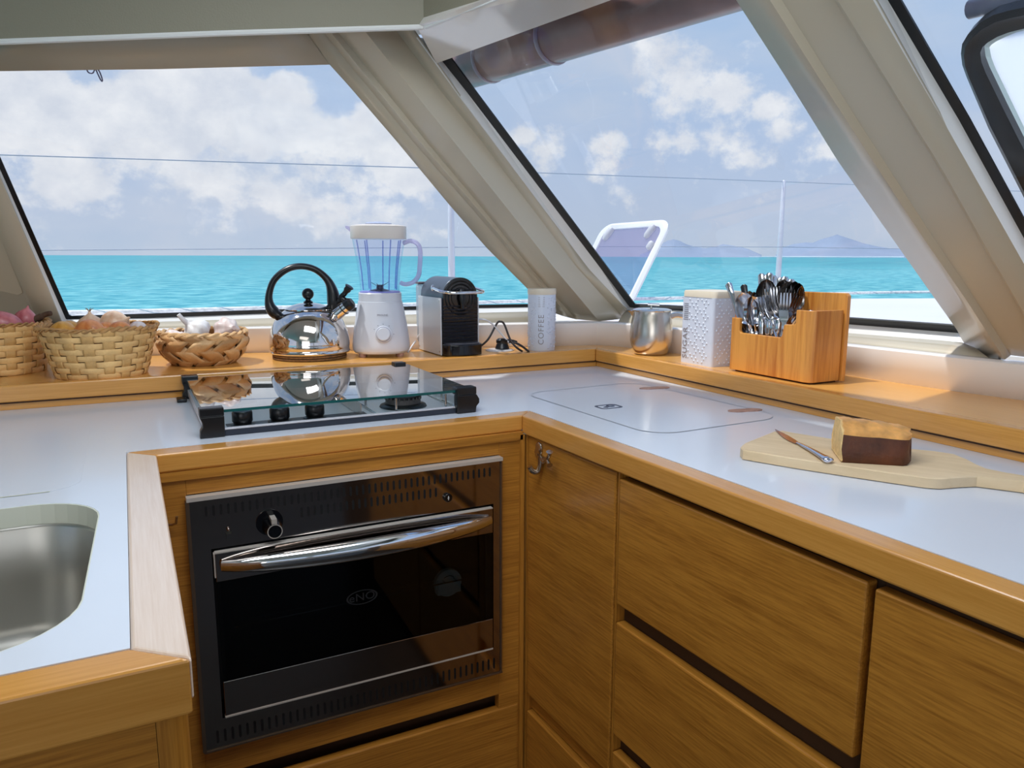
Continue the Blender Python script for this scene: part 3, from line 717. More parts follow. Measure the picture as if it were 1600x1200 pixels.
mb = MB(); rbox(mb, .010, .028, .312, .3165, .02, .858); mb.build('side_panel', m_oak_z, cb, world=True, smooth=0)
for za, zb in ((.624, .850), (.375, .590), (.02, .34)):
    mb = MB(); rbox(mb, FV, .027, .319, .7885, za, zb); mb.build('drawer', m_oak_y, cb, world=True, smooth=0, bevel=.003)
cc = runit('end_cabinet', 'oak cabinet with a plain door at the near end of the right-hand run', 'cabinet', .80, 1.5)
mb = MB(); rbox(mb, .028, .5, .7967, 1.9, .02, .862); mb.build('carcass', m_dark_gap, cc, world=True, smooth=0)
mb = MB(); rbox(mb, FV, .027, .798, 1.35, .02, .847); mb.build('door', m_oak_y, cc, world=True, smooth=0, bevel=.003)
# ---- left arm cabinet under the sink
cs = thing('sink_cabinet', 'oak cabinet under the sink with a rounded corner post', 'cabinet', (-.3, .9, 0))
mb = MB(); mb.box(XL, -.004, .632, .65, .02, .850); mb.build('front_panel', m_oak_x, cs, world=True, smooth=0)
mb = MB(); mb.box(-.002, .016, .65, 1.32, .02, .862); mb.build('side_panel', m_oak_z, cs, world=True, smooth=0)
mb = MB(); pts = [(-.0035, .632), (.006, .631), (.014, .634), (.0195, .640), (.0215, .648), (.0215, .665), (-.0035, .665)]
mb.hexa([(x, y, .02) for x, y in pts], [(x, y, .862) for x, y in pts]); mb.build('corner_post', m_oak_z, cs, world=True, smooth=50)
mb = MB(); mb.box(XL, -.004, .65, .67, .02, .85); mb.build('carcass', m_dark_gap, cs, world=True, smooth=0)

# ---- double coat hook on the corner door
hk = thing('coat_hook', 'dark bronze hook with a clover-shaped back plate on the corner cabinet door', 'hook', (.72, 1.27, .8))
def hp_(px, py, off): return Pp(px, py, (ORG+DV*(FV-off)+Vector((0, 0, .8)), DV))
mb = MB(); cpt = hp_(842, 705, 0)
for (px, py, r) in ((842, 701, .0135), (840, 708, .0115)):
    p = hp_(px, py, .002); mb.sphere(p, r, 18, 10, (.28, 1, 1))
mb.build('back_plate', m_hook, hk, world=True)
mb = MB(); mb.tube(smoothpath([hp_(847, 716, .004), hp_(850, 722, .012), hp_(858, 712, .020), hp_(859, 706, .022)], 6), [.004]*18+[.007], 10)
mb.tube(smoothpath([hp_(850, 716, .006), hp_(856, 720, .018), hp_(859, 727, .022)], 6), [.004]*12+[.006], 10); mb.build('upper_hook', m_hook, hk, world=True)
mb = MB(); mb.tube(smoothpath([hp_(845, 712, .005), hp_(844, 728, .006), hp_(840, 737, .010), hp_(832, 736, .020), hp_(827, 729, .026)], 6), [.0055]*24+[.006], 10); mb.build('lower_hook', m_hook, hk, world=True)
# small catch on the stile left of the oven
lh = MB(); lh.tube([Py(258, 819, FY-.004), Py(268, 820, FY-.008), Py(275, 818, FY-.014), Py(276, 807, FY-.016)], .0022, 8)
tag(lh.build('cabin_hook', m_hook), 'small bent metal hook screwed to the oak left of the oven', 'hook')

# ---- hob
HX0, HX1, HY0, HY1 = .107, .629, 1.402, 1.835
hb = thing('gas_hob', 'stainless gas hob with black knobs under a raised tinted glass cover', 'hob', (.368, 1.61, .9))
mb = MB()
mb.box(HX0+.004, HX1-.004, HY0+.010, HY1-.004, .9005, .906)
mb.box(HX0+.002, HX0+.012, HY0+.01, HY1-.004, .906, .922); mb.box(HX1-.012, HX1-.002, HY0+.01, HY1-.004, .906, .922)
mb.box(HX0+.004, HX1-.004, HY1-.012, HY1-.004, .906, .926); mb.box(HX0+.010, HX1-.010, HY0+.008, HY0+.014, .9105, .9145)
mb.box(HX0+.004, HX1-.004, HY0+.006, HY0+.012, .9105, .913)
mb.build('steel_tray', mat('satin_steel_tray', (214, 212, 216), .3, .45), hb, world=True, smooth=0, bevel=.001)
mb = MB(); mb.box(HX0+.03, HX1-.03, HY0+.004, HY0+.012, .9005, .9105); mb.build('front_strip', mat('blue_black_strip', (34, 40, 52), .4), hb, world=True, smooth=0)
mb = MB(); mb.box(.150, .415, HY0+.03, HY0+.075, .9062, .9072); mb.build('knob_panel', mat('worn_dark_panel', (78, 80, 88), .3, .5, var=.4, vscale=60), hb, world=True, smooth=0)
for kx, ky in ((.178, 1.455), (.246, 1.456), (.313, 1.458)):
    mb = MB(); mb.lathe([(.022, .907), (.022, .909), (.0165, .911), (.0165, .913), (.0185, .915), (.0185, .931), (.0165, .9345), (.001, .9365)], (kx, ky, 0), 28); mb.build('hob_knob', m_black, hb, world=True, smooth=50)
def burner(bx, by, s=1.0):
    mb = MB(); mb.lathe([(.050*s, .9065), (.048*s, .910), (.040*s, .912), (.040*s, .9135), (.001, .9135)], (bx, by, 0), 36); b_ = mb.build('burner', m_black, hb, world=True, smooth=50)
    mb = MB(); mb.lathe([(.037*s, .914), (.037*s, .924), (.035*s, .925)], (bx, by, 0), 36); 
    for i in range(24):
        a = 2*PI*i/24; mb.box(bx+.0375*s*math.cos(a)-.0012, bx+.0375*s*math.cos(a)+.0012, by+.0375*s*math.sin(a)-.0012, by+.0375*s*math.sin(a)+.0012, .922, .928)
    mb.build('burner_ring', mat('burner_grey', (92, 86, 84), .45, .6), b_, world=True, smooth=0)
    mb = MB(); mb.lathe([(.036*s, .926), (.036*s, .930), (.030*s, .932), (.001, .932)], (bx, by, 0), 36); mb.build('burner_cap', m_black, b_, world=True, smooth=50)
burner(.508, 1.50); burner(.20, 1.70, .8); burner(.42, 1.70, .7)
mb = MB(); p0, p1 = Pz(607, 650, .9065), Pz(607, 650, .9065)
mb.box(.397, .399, HY0+.03, 1.60, .907, .932); mb.build('divider_plate', m_bsteel, hb, world=True, smooth=0)
mb = MB()
for a, b in (((.430, 1.425), (.60, 1.425)), ((.430, 1.60), (.60, 1.60)), ((.430, 1.425), (.430, 1.60)), ((.60, 1.425), (.60, 1.60))):
    mb.tube([(*a, .908), (*b, .908)], .0022, 6)
for x, y in ((.468, 1.425), (.575, 1.425), (.430, 1.51), (.60, 1.51), (.51, 1.60)):
    mb.tube([(x, y, .908), (x, y, .9385), ], .0024, 8)
mb.build('pan_support', m_steel, hb, world=True, smooth=50)
GX0, GX1, GY0, GY1, GZ = .104, .632, 1.408, 1.828, .9435
mb = MB(); mb.box(GX0+.004, GX1-.004, GY0, GY1, GZ, GZ+.005); gl = mb.build('glass_cover', m_hobglass, hb, world=True, smooth=0)
mb = MB(); mb.box(GX0+.004, GX1-.004, GY0-.0012, GY0, GZ, GZ+.005); mb.box(GX0+.003, GX0+.004, GY0, GY1, GZ, GZ+.005); mb.build('glass_edge', m_glassedge, gl, world=True, smooth=0)
def clip(x0, x1, y0, y1, sx, sy, full=True):
    mb = MB(); mb.box(x0, x1, y0, y1, .9385, .954)
    ya = y0 if sy < 0 else y1-.018; yb = y0+.018 if sy < 0 else y1
    prof = [(0, .9385), (.004 if full else 0, .928), (.004, .920), (0, .913), (-.001, .9005)]
    rings = [[(x0+(d if sx < 0 else 0), ya-(0), z), (x1+(d*1.6 if sx > 0 else 0), ya, z), (x1+(d*1.6 if sx > 0 else 0), yb, z), (x0+(d if sx < 0 else 0), yb, z)] for d, z in prof]
    mb.loft(rings); mb.build('corner_clip', m_black, hb, world=True, smooth=0, bevel=.0018)
clip(.100, .141, 1.400, 1.424, -1, -1); clip(.589, .633, 1.397, 1.424, 1, -1); clip(.098, .132, 1.806, 1.834, -1, 1); clip(.592, .622, 1.806, 1.834, 1, 1)
mb = MB(); mb.box(.084, .104, 1.775, 1.812, .9005, .908); mb.build('side_bracket', m_black, hb, world=True, bevel=.002)
# ================================================================== OBJECTS ON THE SHELF
SZ = .95
def az_of(x, y): return math.atan2(x, y)
# ---- baskets
def interp(prof, z):
    for (r0_, z0_), (r1_, z1_) in zip(prof, prof[1:]):
        if z <= z1_: t = (z-z0_)/(z1_-z0_); return r0_+(r1_-r0_)*t
    return prof[-1][0]
def basket(name, label, cx, cy, prof, rows, nst, seed, rz=0):
    rnd = random.Random(seed)
    t = thing(name, label, 'basket', (cx, cy, SZ), rz)
    H = prof[-1][1]; n = nst*6; ph = [rnd.uniform(-.0012, .0012) for _ in range(rows)]
    mb = MB()
    for i in range(rows):
        za = H*i/rows+.0006; zb = H*(i+1)/rows-.0006; rings = []
        zm = [za, za+.25*(zb-za), zb-.25*(zb-za), zb]
        for side in (1, -1):
            for z, e in (zip(zm, (-.0005, .0008, .0008, -.0005)) if side == 1 else zip(zm[::-1], (-.0005, -.0002, -.0002, -.0005))):
                ring = []
                for k in range(n):
                    a = 2*PI*k/n; s = math.cos(nst/2*a*1.0 + i*PI); s = sgn(s)*abs(s)**.6
                    r = interp(prof, z)+.0017*s+ph[i]*.3+(e if side == 1 else -.0011+e)
                    ring.append((r*math.cos(a), r*math.sin(a), z+.0008*math.sin(3*a+i*2)))
                rings.append(ring)
        rings.append(rings[0]); mb.loft(rings, True, False)
    mb.build('weavers', m_weave, t, smooth=60)
    mb = MB()
    for k in range(nst):
        a = 2*PI*k/nst; L, Rr = [], []; w = 2*PI/nst*.30; o1, o2 = [], []
        for j in range(rows*4+1):
            z = H*j/(rows*4); i = j/4-.5
            s = -math.cos(nst/2*a)*math.cos(PI*i)
            r = interp(prof, z)+.0019*s
            L.append(((r)*math.cos(a-w), (r)*math.sin(a-w), z)); Rr.append((r*math.cos(a+w), r*math.sin(a+w), z))
            o1.append(((r+.0007)*math.cos(a-w*.6), (r+.0007)*math.sin(a-w*.6), z)); o2.append(((r+.0007)*math.cos(a+w*.6), (r+.0007)*math.sin(a+w*.6), z))
        mb.grid([L, o1, o2, Rr])
    so = mb.build('stakes', m_weave_b, t, smooth=60); solid(so, .0008)
    mb = MB(); R = interp(prof, H)
    for s in (0, PI):
        pts = []
        for k in range(161):
            a = 2*PI*k/160; tw = a*22+s; pts.append(((R+.003*math.cos(tw))*math.cos(a), (R+.003*math.cos(tw))*math.sin(a), H+.003*math.sin(tw)+.0015*math.sin(5*a+seed)))
        mb.tube(pts, .0028, 6, flat=(1.3, .8))
    mb.build('rim', m_weave_rim, t)
    mb = MB(); mb.lathe([(prof[0][0]-.004, .002), (interp(prof, H*.5)-.004, H*.5), (R-.004, H-.002)], (0, 0, 0), 40, caps=False); mb.lathe([(prof[0][0]-.003, .001), (prof[0][0]-.003, .003)], (0, 0, 0), 40)
    mb.build('lining', m_bask_in, t)
    return t
OC = (-.0596, 1.9468)
basket('onion_basket', 'tapered woven bamboo basket full of brown onions, the middle one of the three baskets', OC[0], OC[1], [(.0913, 0), (.0962, .015), (.1057, .052), (.1151, .088), (.1215, .111)], 8, 18, 1)
rr = ray(76, 584); aR = math.atan2(rr.x, rr.y)-math.asin(.097/2.115)
RC = (2.115*math.sin(aR), 2.115*math.cos(aR))
basket('red_onion_basket', 'woven bamboo basket of red onions cut off by the left edge of the photo', RC[0], RC[1], [(.093, 0), (.097, .02), (.103, .06), (.109, .114)], 8, 18, 2, .2)
# low plaited basket
GC = (.167, 2.051)
gp = [(.070, 0), (.086, .012), (.1015, .035), (.1085, .058), (.1065, .072), (.102, .080)]
gb = thing('garlic_basket', 'low round basket plaited from broad diagonal palm strips, holding garlic', 'basket', (GC[0], GC[1], SZ))
mb = MB(); Mr = 11; K = 1.5; NJ = 40
for fam in (1, -1):
    for i in range(Mr):
        rows_ = [[], [], [], []]
        for j in range(NJ+1):
            t = j/NJ; z = .079*t; c = 2*PI*(i+fam*K*t)/Mr; s = fam*math.cos(2*PI*K*t); w = 2*PI/Mr*.40
            r = interp(gp, z)+.0032*s
            for q, (dw, dr) in enumerate(((-w, -.0004), (-w*.5, .0006), (w*.5, .0006), (w, -.0004))):
                a = c+dw; rows_[q].append(((r+dr)*math.cos(a), (r+dr)*math.sin(a), z+.002*math.sin(j+i)*0))
        mb.cm = (i+(fam > 0)) % 2; mb.grid(rows_)
so = mb.build('plaited_strips', [m_weave2, m_weave2b], gb, smooth=60); solid(so, .001)
mb = MB()
for s in (0, PI):
    mb.tube([((.103+.004*math.cos(a*13+s))*math.cos(a), (.103+.004*math.cos(a*13+s))*math.sin(a), .079+.003*math.sin(a*13+s)) for a in [2*PI*k/120 for k in range(121)]], .0035, 6, flat=(1.4, .7))
mb.build('rim', m_weave2, gb)
mb = MB(); mb.lathe([(.066, .002), (.082, .014), (.1035, .058), (.098, .078)], n=40, caps=False); mb.lathe([(.068, .001), (.068, .004)], n=40); mb.build('lining', m_bask_in, gb)

# ---- onions, red onions, garlic
def onion(loc, r, m, label, tilt=(0, 0), rz=0, squash=.86, name='onion', group=None, cat='onion', roots=True):
    t = thing(name, label, cat, loc, 0, group)
    prof = []
    for k in range(15):
        a = -PI/2+PI*k/14; x = math.cos(a)**.92 if k not in (0, 14) else .01; z = math.sin(a)*squash
        if k >= 12: z += (.10, .2, .42)[k-12]; x = max(x*(.8, .55, 6)[k-12], .02)
        prof.append((r*x, r*z))
    mb = MB(); mb.lathe(prof, n=28)
    Rt = Matrix.Rotation(rz, 4, 'Z') @ Matrix.Rotation(tilt[0], 4, 'X') @ Matrix.Rotation(tilt[1], 4, 'Y'); mb.xf(Rt); mb.build('bulb', m, t, smooth=60)
    if roots:
        mb = MB()
        for k in range(5):
            a = k*1.25; mb.tube([(.001*math.cos(a), .001*math.sin(a), r*1.2), (.004*math.cos(a), .004*math.sin(a), r*1.38), (.009*math.cos(a), .009*math.sin(a), r*1.46)], [.0012, .0009, .0004], 5)
        mb.xf(Rt); mb.build('dry_tuft', m_root, t)
    return t
ra_ = Vector((math.cos(az_of(*OC)), -math.sin(az_of(*OC)), 0)); rd_ = Vector((math.sin(az_of(*OC)), math.cos(az_of(*OC)), 0))
def oloc(px, dy, z, c=OC): 
    D = math.hypot(*c); w = (px-(800+0))/1
    dr_ = ray(px, 510); a = math.atan2(dr_.x, dr_.y); base = Vector((math.sin(a), math.cos(a), 0))*(D+dy); return (base.x, base.y, z)
onion(oloc(97, -.045, 1.048), .031, m_onion_y, 'yellow-brown onion lying on its side at the left rim of the middle basket', (.2, -1.35))
onion(oloc(140, -.060, 1.051), .031, m_onion, 'large smooth orange-brown onion at the front rim of the middle basket', (1.2, .2), roots=False)
onion(oloc(187, -.055, 1.049), .026, m_onion, 'medium orange-brown onion at the front right of the middle basket', (1.3, -.3), roots=False)
onion(oloc(142, .030, 1.058), .029, m_onion_p, 'pale pink onion with a dry tuft at the back of the middle basket', (.1, .0))
onion(oloc(180, .020, 1.060), .034, m_onion_p, 'large pale tan onion behind the front row in the middle basket', (.9, .8), roots=False)
onion(oloc(163, -.015, 1.052), .021, m_onion, 'small onion wedged between two larger ones in the middle basket', (-.3, -.7), roots=False)
onion(oloc(216, -.030, 1.050), .022, m_garlic_p, 'small whitish onion at the right rim of the middle basket', (1.2, .9), roots=False)
onion(oloc(110, .035, 1.046), .028, m_onion_y, 'yellow onion deep at the back left of the middle basket', (.8, .9), roots=False)
onion(oloc(40, -.010, 1.066, RC), .025, m_redonion, 'red onion standing upright at the right side of the left basket', (.1, .25), squash=1.1, roots=False)
onion(oloc(5, -.045, 1.062, RC), .031, m_redonion, 'long red onion lying across the front of the left basket', (.3, -1.2), squash=1.35, roots=False)
onion(oloc(-30, .02, 1.062, RC), .030, m_redonion, 'red onion at the left edge of the photo', (.3, .9), squash=1.1, roots=False)
dk = MB(); dk.tube(smoothpath([oloc(50, -.02, 1.068, RC), oloc(62, -.02, 1.074, RC), oloc(74, -.022, 1.082, RC), oloc(82, -.03, 1.084, RC)], 6), [.004]+[.008]*8+[.006]*9+[.003], 10)
tag(dk.build('shallot', mat('dark_dry_stalk', (92, 64, 44), .8, var=.4, vscale=60)), 'dark brown dried shallot poking over the right rim of the left basket', 'shallot')
def garlic(loc, r, label, m, tilt=(0, 0), stem=True):
    t = thing('garlic_bulb', label, 'garlic', loc)
    prof = [(.02, -.72), (.55, -.68), (.9, -.45), (1, -.12), (.93, .2), (.7, .48), (.4, .68), (.22, .82), (.17, 1.0)]
    mb = MB(); rings = []
    for pr, pz in prof:
        rings.append([(r*pr*(1+.07*math.cos(7*a)*min(1, pr*1.3))*math.cos(a), r*pr*(1+.07*math.cos(7*a)*min(1, pr*1.3))*math.sin(a), r*pz) for a in [2*PI*k/56 for k in range(56)]])
    mb.loft(rings); Rt = Matrix.Rotation(tilt[0], 4, 'X') @ Matrix.Rotation(tilt[1], 4, 'Y'); mb.xf(Rt); mb.build('cloves', m, t, smooth=60)
    if stem:
        mb = MB(); mb.tube([(0, 0, r*.85), (0, 0, r*1.3), (.002, 0, r*1.7)], [.007, .0055, .005], 10); mb.xf(Rt); mb.build('stem', m, t)
def gloc(px, dy, z): return oloc(px, dy, z, GC)
garlic(gloc(306, -.035, SZ+.084), .034, 'large white garlic bulb with its stem pointing up left', m_garlic, (.1, -.75))
garlic(gloc(355, -.010, SZ+.082), .033, 'pinkish garlic bulb at the right of the plaited basket', m_garlic_p, (1.3, .4), False)
garlic(gloc(272, -.025, SZ+.068), .024, 'small garlic bulb low at the left rim of the plaited basket', m_garlic_p, (.5, .9), False)

# ---- kettle on a cork trivet
kx, ky = .4335, 2.0432
az = az_of(kx, ky)
tv = thing('cork_trivet', 'round dark cork trivet under the steel kettle', 'trivet', (kx-.003, ky-.008, SZ))
mb = MB(); mb.lathe([(.090, 0), (.0965, .002), (.0965, .0062), (.090, .0068), (.090, .0078), (.0965, .0084), (.0965, .0125), (.091, .0145), (.001, .0145)], n=48); mb.build('cork_disc', m_cork, tv)
tz = .0145
kt = thing('whistling_kettle', 'shiny stainless steel whistling kettle with arched black handle', 'kettle', (kx, ky, SZ+tz), -az)
mb = MB(); pr = [(.096, 0), (.105, .001), (.1065, .004), (.1045, .007), (.1042, .012), (.1055, .022), (.1045, .036), (.101, .055), (.0945, .074), (.085, .091), (.0735, .104), (.062, .112), (.058, .114)]
def fine(pr, n=4): P = smoothpath([(a, b, 0) for a, b in pr], n); return [(p.x, p.y) for p in P]
mb.lathe(pr[:4]+fine(pr[4:]), n=72); mb.build('body', m_kettle, kt, smooth=45)
mb = MB(); mb.lathe([(.062, .1135), (.062, .1155)]+fine([(.058, .1175), (.045, .124), (.028, .129), (.012, .1315), (.001, .132)]), n=56); ld_ = mb.build('lid', m_kettle, kt, smooth=45)
mb = MB(); mb.lathe([(.011, .131), (.013, .134), (.007, .138), (.006, .143)], n=24); mb.sphere((0, 0, .155), .0155, 22, 14); mb.build('lid_knob', m_black, ld_)
hpth = smoothpath([(-.072, 0, .098), (-.086, 0, .105), (-.098, 0, .125), (-.0985, 0, .155), (-.084, 0, .192), (-.052, 0, .219), (-.016, 0, .228), (.022, 0, .219), (.052, 0, .192), (.064, 0, .160), (.066, 0, .128), (.062, 0, .108)], 5)
hr = []
for i, p in enumerate(hpth):
    t = i/(len(hpth)-1); hr.append(.0085+.007*math.exp(-((t-.12)/.10)**2)+.009*math.exp(-((t-.88)/.12)**2))
mb = MB(); mb.tube(hpth, hr, 16, flat=(1.25, 1), ref=(0, 1, 0)); mb.build('handle', m_black, kt)
mb = MB(); sp = [(.058, -.02, .088), (.078, -.030, .106), (.098, -.040, .123)]
mb.tube(sp, [.017, .0155, .0155], 20); spo = mb.build('spout', m_kettle, kt, smooth=45)
mb = MB(); mb.tube([(.090, -.036, .116), (.0915, -.0368, .1173)], [.0172, .0172], 20); mb.tube([(.0985, -.040, .1235), (.108, -.045, .132), (.113, -.047, .136)], [.017, .017, .011], 20)
mb.tube(smoothpath([(.098, -.030, .136), (.086, -.026, .146), (.094, -.03, .156), (.104, -.034, .170), (.108, -.036, .176)], 5), [.008]*5+[.007]*8+[.0095]*4+[.012]*3+[.008], 12); mb.build('whistle_cap', m_black, spo)
mb = MB(); mb.tube([(.045, -.006, .114), (.066, -.008, .128), (.086, -.020, .140)], [.007, .008, .007], 10); mb.build('trigger_arm', m_black, kt)

# ---- blender
bx, by = .621, 2.008; az = az_of(bx, by)
bl = thing('blender', 'white jug blender with clear bluish plastic jug and front dial', 'blender', (bx, by, SZ), -az)
mb = MB(); mb.lathe([(.060, .008), (.072, .010)]+fine([(.0775, .016), (.0785, .026), (.077, .045), (.0715, .085), (.065, .122), (.0605, .145)])+[(.0600, .148), (.0588, .1485), (.0585, .150), (.058, .170), (.056, .1725), (.02, .1725)], n=64, sq=2.5); mb.build('motor_base', m_appl, bl, smooth=35)
for sx in (-.050, .050):
    for sy in (-.045, .045):
        mb = MB(); mb.lathe([(.009, 0), (.010, .002), (.010, .010)], (sx, sy, 0), 16); mb.build('foot', mat('foot_rubber', (176, 136, 120), .5) if 'foot_rubber' not in bpy.data.materials else bpy.data.materials['foot_rubber'], bl)
dzc = .060; fy = -.0765
Rb = Matrix.Rotation(math.radians(-9), 4, 'X')
def onface(mbx, z, y=-.0785): mbx.xf(Matrix.Translation((0, y, z)) @ Matrix.Rotation(math.radians(-9), 4, 'X')); return mbx
mb = MB(); n = 32
def cyl_local(mb, r1, r2, y0, y1, cx=0, cz=0, n=32): mb.loft([[(cx+r1*math.cos(2*PI*i/n), y0, cz+r1*math.sin(2*PI*i/n)) for i in range(n)], [(cx+r2*math.cos(2*PI*i/n), y1, cz+r2*math.sin(2*PI*i/n)) for i in range(n)]])
cyl_local(mb, .0215, .0225, .004, -.003); cyl_local(mb, .0165, .0175, -.003, -.013); onface(mb, .064, -.0775)
mb.xf(Matrix.Translation((.006, 0, 0))); dl = mb.build('dial', m_appl, bl, bevel=.0015, smooth=35)
mb = MB(); mb.grid([[(.0188*math.cos(a), -.0042, .0188*math.sin(a)) for a in [2*PI*k/40 for k in range(41)]], [(.0196*math.cos(a), -.0042, .0196*math.sin(a)) for a in [2*PI*k/40 for k in range(41)]]])
onface(mb, .064, -.0775).xf(Matrix.Translation((.006, 0, 0))); mb.build('dial_ring', mat('print_lilac', (150, 146, 170), .5), dl)
for a in (150, 120, 90, 55, 0):
    mb = MB(); a = math.radians(a); x = .027*math.cos(a); z = .027*math.sin(a); mb.box(x-.0010, x+.0010, -.0032, -.0022, z-.0010, z+.0010)
    onface(mb, .064, -.0765).xf(Matrix.Translation((.006, 0, 0))); mb.build('dial_mark', m_graytext, bl, smooth=0)
vs, fs = text_mesh('PROLINE', .0072, .0002, 1.0); mb = MB(); mb.add(vs, fs); mb.xf(Matrix.Rotation(PI/2, 4, 'X')); onface(mb, .1145, -.0695).xf(Matrix.Translation((.005, 0, 0))); mb.build('brand_print', m_graytext, bl, smooth=0)
z0 = .172
mb = MB(); mb.lathe(fine([(.052, z0), (.0535, z0+.02), (.0555, z0+.045), (.0605, z0+.085), (.0665, z0+.12), (.0715, z0+.15), (.0728, z0+.175)], 3), n=48, sq=2.6, caps=False); jug = mb.build('jug', m_jug, bl, smooth=60)
mb = MB(); mb.lathe([(.0545, z0-.001), (.0545, z0+.003), (.050, z0+.0035), (.02, z0+.0035)], n=48, sq=2.6); mb.build('jug_collar', mat('lilac_collar', (128, 128, 206), .3), jug)
for a in (-150, -118, -62, -30, 35, 80, 125):
    a = math.radians(a); P = [(.052, .008), (.0535, .03), (.0560, .06), (.0610, .095), (.0655, .125), (.068, .14)]
    mb = MB(); mb.tube([(r*math.cos(a)*.98, r*math.sin(a)*.98, z0+z) for r, z in P], .0017, 8); mb.build('jug_rib', m_jugrib, jug)
mb = MB(); mb.lathe([(.0735, z0+.143), (.0748, z0+.146), (.0748, z0+.176), (.071, z0+.178), (.055, z0+.1805), (.030, z0+.1815), (.001, z0+.1815)], n=56, sq=2.6); li = mb.build('lid', m_lidw, bl, smooth=35)
for k in range(12):
    a = math.radians(215+k*2.2); mb = None
mb = MB(); mb.lathe([(.034, z0+.181), (.036, z0+.184), (.030, z0+.187), (.012, z0+.1885), (.001, z0+.1885)], n=36); mb.build('filler_cap', mat('bluish_cap', (182, 190, 216), .35), li)
mb = MB(); mb.loft([[(-.071, -.012, z0+.149), (-.071, .012, z0+.149), (-.071, .012, z0+.151), (-.071, -.012, z0+.151)], [(-.073, -.014, z0+.160), (-.073, .014, z0+.160), (-.076, .012, z0+.176), (-.076, -.012, z0+.176)], [(-.087, -.003, z0+.172), (-.087, .003, z0+.172), (-.087, .003, z0+.177), (-.087, -.003, z0+.177)]]); mb.build('pouring_lip', m_jughandle, jug)
mb = MB(); mb.tube(smoothpath([(.066, -.012, z0+.132), (.085, -.018, z0+.138), (.103, -.024, z0+.130), (.110, -.026, z0+.110), (.108, -.026, z0+.070), (.104, -.024, z0+.045), (.090, -.02, z0+.028), (.070, -.014, z0+.022), (.056, -.01, z0+.026)], 5), .0075, 12, flat=(1.25, .8), ref=(0, 1, 0)); mb.build('handle', m_jughandle, jug)
mb = MB(); mb.lathe([(.030, z0+.0035), (.022, z0+.007), (.010, z0+.010), (.008, z0+.020), (.001, z0+.021)], n=24)
for a, tl in ((20, .9), (110, .5), (200, .9), (290, .5)):
    a = math.radians(a); c, s = math.cos(a), math.sin(a)
    mb.hexa([(c*.003-s*.004, s*.003+c*.004, z0+.014), (c*.003+s*.004, s*.003-c*.004, z0+.014), (c*.028, s*.028, z0+.016+.014*tl)], [(c*.003-s*.004, s*.003+c*.004, z0+.0155), (c*.003+s*.004, s*.003-c*.004, z0+.0155), (c*.028, s*.028, z0+.017+.014*tl)])
mb.build('blade', m_blade, bl, smooth=30)

# ---- coffee machine
cm = thing('coffee_machine', 'compact pod coffee machine with silver side plates, ribbed black front and chrome lever', 'coffee machine', (.760, 1.902, SZ), math.radians(1.0))
W_, Dp, Hh = .108, .165, .225
mb = MB(); n = 24; cx_, rz_ = W_/2, W_/2-.003
arc = [(cx_+rz_*math.cos(a), Hh-.012-rz_+rz_*math.sin(a)) for a in [PI*k/n for k in range(n+1)]]
def dome(y0, y1, zb): 
    pts = [(cx_+rz_, zb)]+arc+[(cx_-rz_, zb)]; m_ = MB(); m_.hexa([(x, y0, z) for x, z in pts], [(x, y1, z) for x, z in pts]); return m_
o = dome(.004, Dp, .10).build('housing', m_cmgrey, cm, smooth=35, bevel=.003)
o = dome(-.002, .004, .092).build('front_face', m_blackg, cm, smooth=35, bevel=.001)
mb = MB(); zc = Hh-.012-rz_-.004
def ring_y(mb, r1, r2, y, n=40):
    mb.loft([[(cx_+r1*math.cos(2*PI*i/n), y, zc+r1*math.sin(2*PI*i/n)) for i in range(n)], [(cx_+(r1+r2)/2*math.cos(2*PI*i/n), y-.002, zc+(r1+r2)/2*math.sin(2*PI*i/n)) for i in range(n)], [(cx_+r2*math.cos(2*PI*i/n), y, zc+r2*math.sin(2*PI*i/n)) for i in range(n)]], True, False)
ring_y(mb, .047, .043, -.002); ring_y(mb, .038, .034, -.002); ring_y(mb, .028, .026, -.002)
mb.tube([(cx_, -.004, zc+.022), (cx_+.002, -.010, zc), (cx_+.004, -.006, zc-.028)], [.006, .010, .006], 12); mb.build('brewing_head', m_black, cm)
for x0, x1, nm in ((-.0035, 0, 'side_plate'), (W_, W_+.0035, 'side_plate')):
    mb = MB(); mb.box(x0, x1, .002, Dp+.004, .002, .158); sp_ = mb.build(nm, mat('silver_plate', (206, 206, 208), .38, .35) if 'silver_plate' not in bpy.data.materials else bpy.data.materials['silver_plate'], cm, smooth=0, bevel=.001)
    for y, z in ((.012, .150), (Dp-.004, .150), (.012, .012), (Dp-.004, .012)):
        mb = MB(); mb.sphere((x0 if x0 < 0 else x1, y, z), .003, 10, 6, (.4, 1, 1)); mb.build('rivet', m_steel, sp_)
mb = MB(); mb.box(.0, W_, .004, Dp, .004, .11); mb.build('inner_body', m_black, cm, smooth=0)
mb = MB()
for i in range(11):
    z = .040+i*.0092; mb.hexa([(.003, -.001, z), (W_-.003, -.001, z), (W_-.003, .004, z), (.003, .004, z)], [(.003, -.005, z+.0052), (W_-.003, -.005, z+.0052), (W_-.003, .004, z+.0068), (.003, .004, z+.0068)])
mb.build('ribbed_front', mat('rib_black', (44, 44, 50), .3), cm, smooth=0)
mb = MB(); tp = [(0, .02), (0, -.022), (.008, -.038), (.03, -.047), (cx_, -.050), (W_-.03, -.047), (W_-.008, -.038), (W_, -.022), (W_, .02)]
mb.hexa([(x, y, .004) for x, y in tp], [(x, y, .034) for x, y in tp]); dt = mb.build('drip_tray', m_blackg, cm, smooth=35, bevel=.0025)
